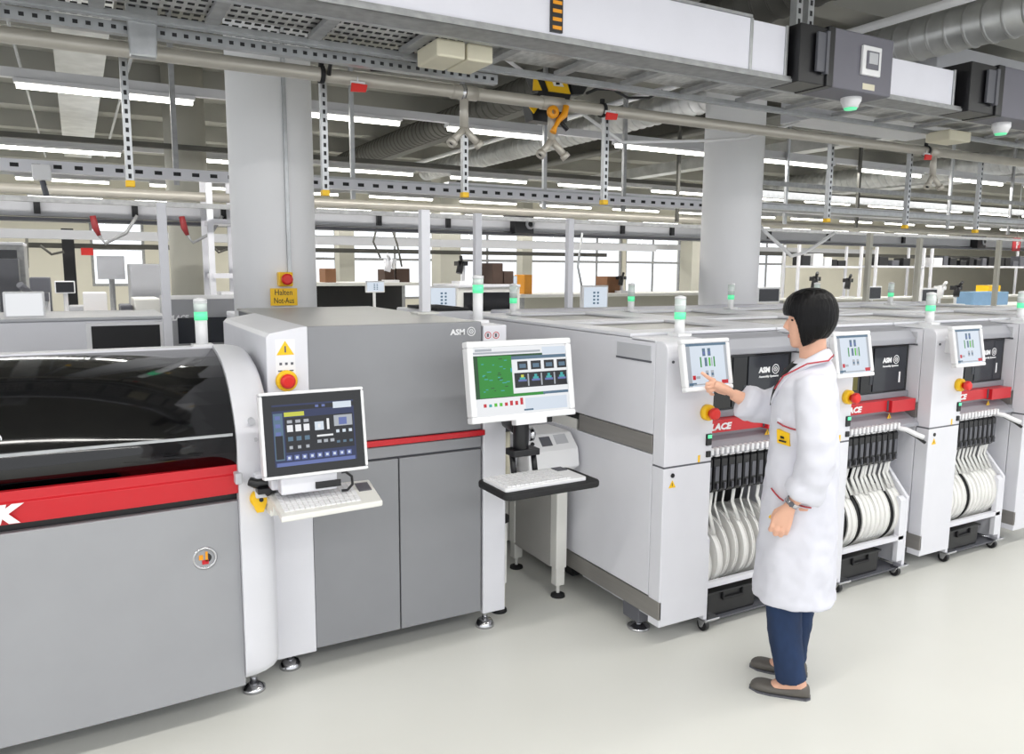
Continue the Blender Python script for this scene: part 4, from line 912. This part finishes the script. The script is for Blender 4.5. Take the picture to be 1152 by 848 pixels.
# boxes near windows
for a, b, c, d, y, m_, lab in ((366, 378, 302, 316, 12.2, brown, 'red brown box beside the far pillar'), (433, 444, 303, 317, 12.2, dkbrown, 'dark brown box on the far middle bench, left of two'), (446, 461, 302, 317, 12.2, dkbrown, 'dark brown box on the far middle bench, right of two'),
                          (554, 566, 296, 308, 9.2, dkbrown, 'dark brown box above the blue tinted monitor'), (567, 578, 305, 318, 9.2, dkbrown, 'dark brown box right of the blue tinted monitor'), (683, 698, 311, 319, 11.4, brown, 'light brown carton on the bench below the far windows'), (590, 599, 309, 320, 11.2, orange, 'yellow container in front of the slim window column'),
                          (1095, 1135, 328, 336, 8.85, bluepl, 'blue plastic tray on the right bench'), (1112, 1126, 321, 325, 12.6, yellow, 'yellow box on the far right bench')):
    p, q = at(a, d, Y=y), at(b, c, Y=y); z0 = {12.2: 1.46, 9.2: 1.49, 11.4: 1.28, 11.2: 1.28, 8.85: 1.05, 12.6: 1.05}.get(y, p.z)
    MB().box(p.x, q.x, y, y+.35, z0, q.z).build('storage_box', m_, bevel=.008, tag=(lab, 'box'))
# far shelves at the right with dark equipment
def shelf(lab, pxa, pxb, y, zs):
    xa, xb = bx(pxa, y), bx(pxb, y); t = thing('storage_rack', lab, 'rack', ((xa+xb)/2, y+.2, 0))
    for x in (xa, xb):
        MB().box(x-.03, x+.03, y, y+.06, 0, zs[-1]+.5).build('upright', white, t); MB().box(x-.03, x+.03, y+.45, y+.5, 0, zs[-1]+.5).build('upright', white, t)
    for z in zs: MB().box(xa, xb, y-.02, y+.5, z-.05, z).build('shelf_board', white, t)
    return t, xa, xb
k = 0
for lab, a, b in (('white rack with dark instruments above the woman', 898, 968), ('white rack with dark instruments right of the woman', 985, 1038), ('white rack with dark instruments near the red sign', 1047, 1160)):
    y = 13.2; zs = [at((a+b)/2, 342, Y=y).z+.0, at((a+b)/2, 299, Y=y).z]
    t, xa, xb = shelf(lab, a, b, y, zs)
    x = xa+.15; j = 0
    while x < xb-.45:
        w = random.uniform(.15, .38); h = random.uniform(.12, .3)
        MB().box(x, x+w, y+.05, y+.35, zs[1]+.002, zs[1]+h).build('instrument_box', random.choice([black, black, greydk, whitegl]), bevel=.01, tag=('small instrument, %s from the left on the %s' % (ORD[j], lab.replace(' with dark instruments', '')), 'instrument', 'instruments on the racks')); x += w+random.uniform(.02, .18); j += 1
        if j > 15: break
# microscopes and benchtop units at right bench
def scope(px, y, z, lab, s=1.0, c=black):
    x = bx(px, y); t = thing('microscope', lab, 'microscope', (x, y, z))
    m = MB(); m.box(x-.12*s, x+.12*s, y-.1, y+.15, z, z+.04); m.cyl((x+.08*s, y+.08, z), (x+.08*s, y+.08, z+.42*s), .025); m.build('stand', whitegl, t)
    m = MB(); m.cyl((x-.08*s, y-.02, z+.2*s), (x-.02*s, y, z+.42*s), .06*s); m.box(x-.1*s, x+.1*s, y-.03, y+.1, z+.34*s, z+.42*s); m.cyl((x-.05*s, y-.05, z+.42*s), (x-.12*s, y-.14, z+.5*s), .03*s); m.build('head', c, t)
scope(918, 12.7, 1.05, 'black microscope on the far bench above the woman', 1.2); scope(955, 12.7, 1.05, 'black microscope left of the grey post behind the woman', 1.1)
scope(1060, 8.9, 1.05, 'white microscope on the right bench behind the third beacon', .9, whitegl); scope(1078, 8.9, 1.05, 'dark microscope just right of the white one on the right bench', .9)
scope(440, 12.2, 1.46, 'white microscope in front of the far middle windows', .9, white); scope(40, 8.6, 1.02, 'grey microscope behind the bright white monitor at left', 1.0, greydk)
scope(700, 11.3, 1.28, 'dark microscope on the bench under the far windows', .7)
scope(520, 9.3, 1.49, 'dark microscope right of the pale monitor', .7)
# red fire sign, far left sign board, notices
q = at(1144, 275, Y=9.0); m = MB(); m.box(q.x-.13, q.x+.13, 9.0, 9.02, q.z-.13, q.z+.13, 0); m.box(q.x-.02, q.x+.02, 8.998, 9.0, q.z-.08, q.z+.06, 1); m.lathe([(.05, 0), (.05, -.002), (.03, -.002), (.03, 0)], (q.x+.02, 9.0, q.z+.03), (0, 1, 0), 20, 1, closed=True)
m.build('fire_extinguisher_sign', [mat('sign_red', '#B3202A', .5), whitegl], tag=('red fire equipment sign with white symbol at the right edge', 'sign'))
MB().cyl((q.x, 9.01, q.z+.13), (q.x, 9.01, CZ), .008).build('sign_rod', galv, tag=('thin rod carrying the red sign at the right edge', 'rod'))
q = at(78, 295, Y=15.0); MB().box(q.x-.09, q.x+.09, 14.95, 15.1, 0, q.z+.55).build('black_post', black, tag=('slanting looking black post before the cream wall at left', 'post'))
q = at(125, 302, Y=10.0); m = MB(); m.box(q.x-.14, q.x+.14, 10.0, 10.03, q.z-.12, q.z+.14, 0); m.cyl((q.x, 10.02, 0), (q.x, 10.02, q.z-.12), .03, mi=1); m.build('notice_board', [greylt, galvdull], tag=('grey notice board on a stand in front of the far left window', 'board'))
q = at(98, 283, Y=15.0); MB().box(q.x-.09, q.x+.09, 14.97, 14.99, q.z-.06, q.z+.06).build('wall_sign', redcap, tag=('small red notice left of the far left window', 'sign'))
# rack behind the left column
t, xa, xb = shelf('white rack with cables left of the thick white column', 240, 270, 9.0, [1.25, 1.62, 2.2]); 
MB().box(xa+.08, xb-.05, 9.05, 9.4, 1.252, 1.42).build('instrument_box', whitegl, bevel=.01, tag=('white instrument on the lower shelf left of the thick column', 'instrument'))
MB().box(xa+.3, xb, 9.05, 9.4, 2.202, 2.4).build('instrument_box', black, bevel=.01, tag=('black instrument on the top shelf left of the thick column', 'instrument'))
# black board leaning on top of the placement line behind the tall grey machine
q = at(515, 352, Y=4.75)
cab('conveyor_module', 'low white module with black sloping top behind the tall grey machine', 'machine', at(487, 350, Y=4.9).x, at(540, 350, Y=4.9).x-.05, 4.9, 5.6, 0, 1.40, white, lambda t, x0, x1, y0, y1, z0, z1: MB().box(x0+.05, x1-.02, y0+.03, y1-.1, z1, z1+.02).build('black_top', blackm, t))
# white housings behind the placement line
cab('transport_conveyor', 'long white conveyor housing behind the placement machines', 'machine', 2.6, 7.2, 4.66, 5.02, 0, 1.40, mat('lilac_white_paint', '#DCDCE8', .4, noise=.01), lambda t, x0, x1, y0, y1, z0, z1: MB().box(x0, x1, y0-.01, y0+.02, z1-.09, z1-.06).build('grey_groove', greylt, t))
# hoses behind the right column
cable([at(849, 248, Y=6.2), at(862, 262, Y=6.2), at(882, 280, Y=6.2), at(890, 288, Y=6.2), at(905, 284, Y=6.2), at(925, 272, Y=6.2), at(938, 262, Y=6.2)], .02, whitegl, 'white hose sagging right of the right white column', 'hose', 'hose')
cable([at(655, 262, Y=8), at(650, 300, Y=8), at(656, 330, Y=8)], .014, galv, 'thin grey hose beside the post behind the first placement machine', 'hose', 'hose')
# drop rods from the ceiling in the back
for i, (px, y, m_) in enumerate(((205, 7, galvdull), (400, 7.5, galv), (612, 7.5, galv), (700, 7.3, galvdull), (760, 8.5, darkmetal), (880, 8, galv), (960, 8, darkmetal), (1062, 7.5, galv), (1130, 8, galvdull))):
    x = bx(px, y); MB().box(x-.02, x+.02, y, y+.04, 2.35, CZ).build('drop_rod', m_, tag=('thin ceiling hanger rod in the back, %s from the left' % ORD[i], 'rod', 'ceiling hanger rods'))

# small clutter at the left and middle
for px, py, lab in ((105, 256, 'red air valve with loop under the far trunking, left of the white post'), (205, 256, 'red air valve with loop under the far trunking, right of the white post')):
    q = at(px, py, Y=9.3); t = thing('air_valve', lab, 'valve', (q.x, 9.3, q.z)); m = MB(); m.tube([(q.x, 9.3, q.z+.12), (q.x+.02, 9.3, q.z), (q.x+.05, 9.3, q.z-.08)], [.03, .035, .02]); m.build('valve_body', valvered, t)
    m = MB(); m.tube([(q.x+.05, 9.3, q.z-.08), (q.x+.1, 9.3, q.z-.16), (q.x+.3, 9.3, q.z-.05), (q.x+.42, 9.3, q.z+.14)], .018); m.build('air_hose', galvdull, t)
for pts, lab in (([(8, 272), (14, 290), (20, 312)], 'thin cable hanging before the cream wall at far left'), ([(30, 268), (31, 300), (28, 318)], 'thin vertical cable before the cream wall, right of the far left one'), ([(45, 276), (58, 286), (72, 283)], 'thin sagging cable on the cream wall at left'), ([(232, 270), (246, 284), (262, 278)], 'dark cable sagging left of the thick white column'), ([(424, 255), (420, 272), (428, 290)], 'dark hose hanging before the far windows'), ([(440, 255), (447, 275), (452, 300)], 'thin pale hose before the far windows beside the dark hose')):
    MB().tube([at(x, y, Y=12.9) for x, y in pts], .018, 8).build('cable', darkmetal, tag=(lab, 'cable'))
for a, b, c, d, y, m_, lab in ((0, 20, 291, 333, 11.6, greydk, 'tall dark cabinet at the far left edge'), (94, 120, 329, 345, 8.5, whitegl, 'white measuring box with dark emblem on the left back bench'), (34, 56, 312, 330, 8.9, greydk, 'dark grey apparatus behind the bright white monitor')):
    p, q = at(a, d, Y=y), at(b, c, Y=y); z0 = 0 if y > 11 else 1.02
    MB().box(p.x, q.x, y, y+.3, z0, q.z).build('equipment_box', m_, bevel=.01, tag=(lab, 'equipment box'))
for px, py, y, h_, c, lab in ((345, 200, 7.4, .06, galv, 'grey pipe crossing behind the left white column'), (860, 205, 6.6, .05, galvdull, 'thin grey pipe behind the right hangers'), (560, 214, 7.9, .12, white, 'white rail with bright lower edge in the middle behind the hangers'), (0, 222, 8.8, .05, galvdull, 'thin grey rail just above the far trunking')):
    q = at(px, py, Y=y); x0 = -4 if px == 0 else q.x-.6; MB().box(x0, x0+(24 if px else 22), y, y+h_, q.z-h_/2, q.z+h_/2).build('support_rail', c, tag=(lab, 'rail'))
# ------------------------------------------------------------------ the woman
skin = mat('skin', '#E3B096', .5, noise=.03, scale=20); coatm = mat('lab_coat_cloth', '#D9D9E2', .8, noise=.012, scale=30)
jeanm = mat('denim_blue', '#1B2F50', .85, noise=.25, scale=14, stretch=(1, 1, .5)); hairm = mat('black_hair', '#070608', .38, noise=.4, scale=70, stretch=(1, 1, .06), bump=.8, spec=.2)
shoem = mat('grey_shoe_leather', '#5E5A55', .5, noise=.06); lipm = mat('lip_pink', '#C97E74', .5, noise=.02); shirtm = mat('black_shirt', '#151517', .8, noise=.05); piping = mat('red_piping', '#B53A44', .7, noise=.03)
WLOC = (2.482, 2.088, 0)
WM = thing('person', 'person with black bob in white lab coat and jeans, pointing at a machine screen', 'person', WLOC, math.atan2(.76523, -.64376))
lo = dict(local=True)
def ell(c, a, b, u, n=36, p=2.0, l0=0, fb=None, wav=0, ph=0):
    r = []
    for k in range(n):
        t = 2*PI*k/n; ct_, st_ = math.cos(t), math.sin(t); aa = a if (fb is None or ct_ > 0) else fb
        w = 1+wav*(math.sin(7*t+ph)*.6+math.sin(4*t+1.3*ph+1)*.5)
        r.append((c+aa*math.copysign(abs(ct_)**(2/p), ct_)*w, l0+b*math.copysign(abs(st_)**(2/p), st_)*w, u))
    return r
def remesh(o, vox, it=6):
    r = o.modifiers.new('blend', 'REMESH'); r.mode = 'VOXEL'; r.voxel_size = vox; r.use_smooth_shade = True
    s = o.modifiers.new('soften', 'SMOOTH'); s.factor = .5; s.iterations = it
m = MB()
HEAD = [(1.393, .060, .030, .014), (1.400, .068, .005, .030), (1.415, .071, -.03, .044), (1.432, .075, -.06, .053), (1.437, .078, -.062, .055), (1.443, .0755, -.066, .057), (1.458, .078, -.075, .061), (1.482, .080, -.083, .066), (1.503, .078, -.088, .069), (1.515, .083, -.09, .071), (1.54, .083, -.09, .072), (1.565, .077, -.09, .072), (1.588, .06, -.08, .063), (1.606, .033, -.06, .044), (1.614, .01, -.03, .018)]
m.loft([ell(0, ff, w, u, 32, 2.2, fb=None) if False else [((ff+fb)/2+(ff-fb)/2*math.cos(2*PI*k/32), w*math.copysign(abs(math.sin(2*PI*k/32))**.9, math.sin(2*PI*k/32)), u) for k in range(32)] for u, ff, fb, w in HEAD])
m.tube([(.074, 0, 1.508), (.086, 0, 1.488), (.0915, 0, 1.474), (.078, 0, 1.465)], [.006, .0085, .0105, .008], 12)   # nose
m.tube([(.082, -.007, 1.47), (.082, .007, 1.47)], .007, 10)
m.tube([(-.03, 0, 1.24), (-.022, 0, 1.33), (-.014, 0, 1.385), (-.01, 0, 1.43)], [.075, .056, .05, .05], 24)        # neck
m.loft([ell(c, a-.02, b-.03, u, 28, 2.2) for u, c, a, b in ((1.31, -.015, .08, .13), (1.25, 0, .105, .165), (1.1, .003, .115, .15), (.95, 0, .11, .135), (.8, 0, .10, .125), (.74, 0, .10, .125))])   # torso
for s, pts in ((1, [((0, .085, .80), .085), ((.035, .085, .5), .05), ((.015, .09, .25), .04), ((-.012, .095, .09), .034), ((-.015, .095, .06), .034)]), (-1, [((-.01, -.085, .80), .085), ((-.015, -.085, .5), .05), ((-.01, -.09, .25), .04), ((-.0, -.085, .09), .034), ((-.0, -.085, .06), .034)])):
    m.tube([p for p, r in pts], [r for p, r in pts], 18)
    ax, ay, az = pts[-1][0]
    m.loft([[(ax+dx, ay+w*math.cos(2*PI*k/14), h/2+.012+(h/2)*math.sin(2*PI*k/14)) for k in range(14)] for dx, w, h in ((-.05, .02, .05), (-.03, .029, .07), (0, .031, .085), (.035, .032, .06), (.07, .032, .04), (.09, .024, .024))])
# near (left) arm hanging: forearm, palm, five curled fingers
m.tube([(-.03, .2, 1.2), (-.045, .213, 1.0), (-.03, .212, .92), (.0, .204, .86), (.03, .2, .818)], [.04, .04, .038, .031, .024], 18, flat=.85)
m.loft([[(c+a_*math.cos(2*PI*k/20), .199+b_*math.sin(2*PI*k/20), u) for k in range(20)] for u, c, a_, b_ in ((.825, .027, .023, .02), (.80, .042, .028, .019), (.775, .053, .035, .018), (.752, .06, .039, .018), (.738, .062, .038, .016), (.731, .062, .033, .012))])
for dx, dz, ln in ((.031, .006, .9), (.013, -.004, 1.0), (-.007, -.008, .97), (-.025, -.004, .82)):
    bx_, bz = .058+dx, .745+dz
    m.tube([(bx_-.002, .2, bz+.008), (bx_+.006, .204, bz-.028*ln), (bx_+.011, .193, bz-.05*ln), (bx_+.013, .177, bz-.054*ln), (bx_+.012, .168, bz-.044*ln)], [.0095, .0094, .009, .0085, .0072], 12)
m.tube([(.055, .192, .80), (.084, .182, .778), (.095, .175, .752), (.092, .17, .728)], [.012, .011, .0095, .0075], 12)      # thumb
# far (right) arm reaching to the screen
m.tube([(-.01, -.16, 1.26), (.07, -.195, 1.17), (.14, -.2, 1.11), (.21, -.172, 1.13), (.275, -.135, 1.165), (.29, -.128, 1.173)], [.035, .038, .04, .036, .026, .024], 18)
m.tube([(.286, -.13, 1.172), (.315, -.118, 1.192), (.345, -.105, 1.207), (.368, -.096, 1.218)], [.024, .032, .034, .026], 18, flat=.62)
FING = [((.362, -.098, 1.231), [(.388, -.088, 1.243), (.405, -.082, 1.256), (.418, -.0785, 1.266)], .0085),          # index, stretched
        ((.366, -.094, 1.220), [(.394, -.083, 1.218), (.396, -.092, 1.199), (.380, -.1, 1.194)], .0088),
        ((.362, -.094, 1.208), [(.389, -.086, 1.203), (.390, -.096, 1.185), (.374, -.103, 1.182)], .0086),
        ((.352, -.098, 1.196), [(.376, -.092, 1.188), (.378, -.1, 1.172), (.364, -.106, 1.17)], .0078)]
for b_, ps, r in FING: m.tube([b_]+ps, [r*1.1, r, r*.95, r*.8], 12)
m.tube([(.318, -.128, 1.178), (.345, -.128, 1.182), (.366, -.118, 1.192), (.384, -.11, 1.2)], [.012, .0105, .009, .0075], 12)
body = m.build('body', skin, WM, **lo); remesh(body, .0034, 3)
# face details
m = MB(); m.sphere((.0765, .0, 1.4405), .0045, .018, .0035); m.sphere((.0765, 0, 1.434), .0045, .015, .004); m.build('lips', lipm, WM, smooth=True, **lo)
m = MB()
for s in (1, -1): m.sphere((.0655, s*.034, 1.502), .006, .011, .0045, 0)
m.build('eyes', mat('eye_dark', '#1B1412', .2, noise=0), WM, smooth=True, **lo)
m = MB()
for s in (1, -1): m.tube([(.077, s*.018, 1.5165), (.0725, s*.035, 1.519), (.06, s*.05, 1.515)], [.002, .0026, .0016], 8)
m.build('eyebrows', hairm, WM, **lo)
# hair: bob with fringe
m = MB()
DOME = [(1.627, .012, -.02, .016), (1.621, .042, -.046, .042), (1.606, .072, -.07, .064), (1.585, .094, -.087, .078), (1.56, .104, -.097, .086), (1.535, .106, -.1, .0885), (1.518, .1, -.1, .0895)]
m.loft([[((ff+fb)/2+(ff-fb)/2*math.cos(2*PI*k/40), w*math.sin(2*PI*k/40), u) for k in range(40)] for u, ff, fb, w in DOME])
BOB = [(1.545, .103, -.1, .0875, .088), (1.53, .103, -.1005, .089, .08), (1.51, .1, -.1, .0905, .062), (1.485, .097, -.095, .091, .05), (1.46, .094, -.083, .089, .043), (1.435, .09, -.066, .083, .036), (1.415, .084, -.047, .077, .03), (1.402, .075, -.03, .071, .024)]
rings = []
for u, ff, fb, w, edge in BOB:
    c, a = (ff+fb)/2, (ff-fb)/2; t0 = math.acos(max(-1, min(1, (edge-c)/a))); n = 28; o_ = []; i_ = []
    lift = 0
    for k in range(n+1):
        t = t0+(2*PI-2*t0)*k/n; bk = max(0, -math.cos(t)); uu = u+(.022*bk if u < 1.43 else 0)
        o_.append((c+a*math.cos(t), w*math.sin(t), uu)); i_.append((c+(a-.02)*math.cos(t), (w-.02)*math.sin(t), uu+.002))
    rings.append(o_+i_[::-1])
m.loft(rings)
hair = m.build('hair', hairm, WM, **lo); remesh(hair, .0045, 4)
# lab coat
CR_ = [(1.36, -.02, .045, .055), (1.345, -.018, .06, .075), (1.325, -.015, .078, .115), (1.295, -.01, .096, .16), (1.25, 0, .112, .172), (1.2, .003, .12, .165), (1.1, .004, .127, .155), (1.0, .0, .131, .152), (.85, .001, .141, .162), (.6, .003, .152, .19), (.39, .006, .159, .2)]
def coat_at(u):
    for (u0, c0_, a0, b0_), (u1, c1_, a1, b1) in zip(CR_, CR_[1:]):
        if u1 <= u <= u0: t = (u0-u)/(u0-u1); return c0_+(c1_-c0_)*t, a0+(a1-a0)*t, b0_+(b1-b0_)*t
    return CR_[-1][1:]
def coat_pt(f, u, off=.004, s=1):
    c, a, b = coat_at(u); x = max(-.999, min(.999, (f-c)/a)); l = b*(1-abs(x)**2.2)**(1/2.2); n = V((x/a, (l/b)/b, 0)).normalized()
    return V((f+n.x*off, s*(l+n.y*off), u))
m = MB(); rr_ = []
for u, c, a, b in CR_: rr_.append(ell(c, a, b, u, 48, 2.2, wav=max(0, (1.0-u))*.022, ph=u*1.5))
m.loft(rr_)
m.tube([(-.02, .13, 1.275), (-.035, .182, 1.2), (-.045, .208, 1.1), (-.046, .218, 1.0), (-.036, .216, .93), (-.02, .21, .885)], [.068, .074, .074, .071, .067, .06], 22)
m.tube([(-.027, .205, .905), (-.02, .2045, .89), (-.004, .203, .855), (-.002, .2025, .85)], [.058, .075, .072, .05], 22)
m.tube([(-.02, -.13, 1.27), (.04, -.175, 1.2), (.10, -.195, 1.135), (.15, -.19, 1.115), (.2, -.17, 1.125), (.235, -.155, 1.14)], [.068, .076, .076, .076, .07, .062], 22)
m.tube([(.205, -.17, 1.128), (.215, -.166, 1.131), (.25, -.149, 1.147), (.256, -.146, 1.15)], [.058, .078, .076, .05], 22)
coat = m.build('lab_coat', coatm, WM, **lo); remesh(coat, .009, 4)
tx_ = bpy.data.textures.new('folds', 'CLOUDS'); tx_.noise_scale = .075; tx_.noise_depth = 1
dm = coat.modifiers.new('folds', 'DISPLACE'); dm.texture = tx_; dm.strength = .02; dm.mid_level = .5; dm.texture_coords = 'LOCAL'
# collar with lapels, shirt, piping, pockets, badge
for s in (1, -1):
    A = [V(p) for p in ((-.072, 0, 1.402), (-.052, .058, 1.398), (-.0, .07, 1.365), (.05, .066, 1.328), (.092, .06, 1.262), (.128, .03, 1.165))]
    B = [V(p) for p in ((-.098, 0, 1.362), (-.078, .1, 1.35), (-.005, .128, 1.338), (.078, .112, 1.285), (.108, .1, 1.232), (.134, .04, 1.158))]
    if s < 0: A = [V((p.x, -p.y, p.z)) for p in A]; B = [V((p.x, -p.y, p.z)) for p in B]
    m = MB(); rings = []
    for a, b in zip(A, B):
        o = V((.008, s*.004, .009)); mid = (a+b)/2+o*.9; rings.append([a+o*.3, mid, b+o*.6, b-o*.4, (a+b)/2-o*.6, a-o*.8])
    m.loft(rings, smooth=True); cl = m.build('collar_lapel', coatm, coat, sub=1, **lo)
    MB().tube([b+V((.008, s*.004, .009))*.75 for b in B[:5]], .0028, 6).build('red_piping', piping, cl) if False else MB().tube([b+V((.010, s*.006, .010))*.8 for b in B[:5]], .003, 6).build('red_piping', piping, coat, **lo)
def coat_front(l, u, off=.004):
    c, a, b = coat_at(u); return V((c+a*(1-min(1, abs(l/b))**2.2)**(1/2.2)+off, l, u))
VW = ((1.335, .066), (1.30, .07), (1.26, .064), (1.22, .05), (1.185, .034), (1.162, .022))
m = MB(); m.loft([[coat_front(l, u, o) for l, o in [(-w*.9+w*1.9*k/8, .008) for k in range(9)]+[(w-w*1.9*k/8, -.012) for k in range(9)]] for u, w in VW]); m.build('black_top', shirtm, WM, **lo)
def pipe_line(pts, name='red_piping', r=.003, mm=piping): MB().tube([coat_pt(f, u, .010) for f, u in pts], r*1.1, 6).build(name, mm, coat, **lo)
pipe_line([(.09, 1.115), (.07, 1.106), (.045, 1.1), (.02, 1.096), (-.002, 1.094)])
pipe_line([(.10, .853), (.085, .838), (.07, .826), (.055, .818)]); pipe_line([(.0, .81), (-.018, .806), (-.038, .804)])
def patch(pts, off0, off1, name, mm, par):
    m = MB(); a = [m.v(coat_pt(f, u, off1)) for f, u in pts]; b = [m.v(coat_pt(f, u, off0)) for f, u in pts]; m.face(a); m.face(b[::-1])
    for i in range(len(a)): m.face([a[i], a[(i+1) % len(a)], b[(i+1) % len(a)], b[i]])
    return m.build(name, mm, par, **lo)
patch([(.09, 1.088), (.048, 1.08), (.044, 1.03), (.086, 1.036)], -.004, .013, 'esd_badge', yellow, coat)
patch([(.076, 1.065), (.066, 1.064), (.064, 1.056), (.075, 1.057)], .0, .0145, 'badge_symbol', black, coat); patch([(.08, 1.05), (.056, 1.048), (.057, 1.042), (.08, 1.044)], .0, .0145, 'badge_symbol', black, coat)
patch([(.094, 1.13), (-.004, 1.107), (-.004, 1.097), (.09, 1.117)], -.004, .008, 'pocket_flap', coatm, coat)
# watch and yellow pen tip
m = MB(); d = V((.03, -.004, -.042)).normalized(); m.lathe([(.027, -.009), (.0285, -.009), (.0285, .009), (.027, .009)], (.027, .2, .826), d, 24, closed=True); wt = m.build('wristwatch', chrome, WM, **lo)
m = MB(); m.lathe([(.011, 0), (.011, .006), (.008, .0065)], (.03, .226, .826), (0, 1, 0), 6); m.build('watch_face', [greydk], wt, **lo)
m = MB(); m.cyl((.097, .166, .745), (.108, .165, .752), .006); m.build('yellow_pen_end', yellow, WM, **lo)
# jeans and shoes
m = MB()
m.loft([ell(0, .095, .125, u, 28) for u in (.80, .74)])
m.tube([(.0, .08, .80), (.02, .083, .6), (.042, .086, .42), (.028, .09, .25), (.004, .094, .12), (-.006, .096, .065)], [.072, .076, .074, .065, .06, .062], 22)
m.tube([(-.01, -.08, .80), (-.018, -.083, .6), (-.022, -.086, .42), (-.015, -.088, .25), (-.004, -.087, .12), (.0, -.087, .065)], [.072, .076, .072, .064, .06, .062], 22)
j = m.build('jeans', jeanm, WM, **lo); remesh(j, .009, 3)
dm = j.modifiers.new('folds', 'DISPLACE'); tj = bpy.data.textures.new('denim_folds', 'CLOUDS'); tj.noise_scale = .05; dm.texture = tj; dm.strength = .008; dm.texture_coords = 'LOCAL'
for fx, ly in ((-.012, .095), (.0, -.087)):
    m = MB(); rg = []
    for dx, w, h in ((-.068, .010, .03), (-.062, .025, .056), (-.04, .033, .058), (0, .036, .042), (.05, .039, .034), (.085, .042, .038), (.12, .041, .042), (.148, .031, .036), (.163, .012, .02)):
        rg.append([(fx+dx, ly+w*math.copysign(abs(math.cos(2*PI*k/18))**.8, math.cos(2*PI*k/18)), .002+h*.5+h*.5*math.copysign(abs(math.sin(2*PI*k/18))**.7, math.sin(2*PI*k/18))) for k in range(18)])
    m.loft(rg); sh = m.build('shoe', shoem, WM, sub=1, **lo)
    m = MB(); m.loft([[(fx+dx, ly+w, .0), (fx+dx, ly+w, .008), (fx+dx, ly-w, .008), (fx+dx, ly-w, .0)] for dx, w in ((-.07, .014), (-.055, .032), (0, .037), (.08, .044), (.13, .038), (.165, .012))], smooth=False); m.build('sole', greydk, sh, **lo)
# ------------------------------------------------------------------ lights
vs = SC.view_settings; vs.view_transform = 'Standard'; vs.look = 'None'; vs.exposure = -0.14; vs.gamma = 1; vs.use_curve_mapping = False
SC.cycles.use_denoising = True
def area(x0, x1, y, z, power, name='lamp_light'):
    l = bpy.data.lights.new(name, 'AREA'); l.shape = 'RECTANGLE'; l.size = x1-x0; l.size_y = .12; l.energy = power; l.color = (1, .98, .94)
    o = bpy.data.objects.new(name, l); COL.objects.link(o); o.location = ((x0+x1)/2, y, z); return o
for y in (-1.5, 1.3): area(-5, 9, y, 3.25, 150)
for y in (8.1, 12.3, 16.5, 20.7): area(-4, 34, y, 3.16, 620)
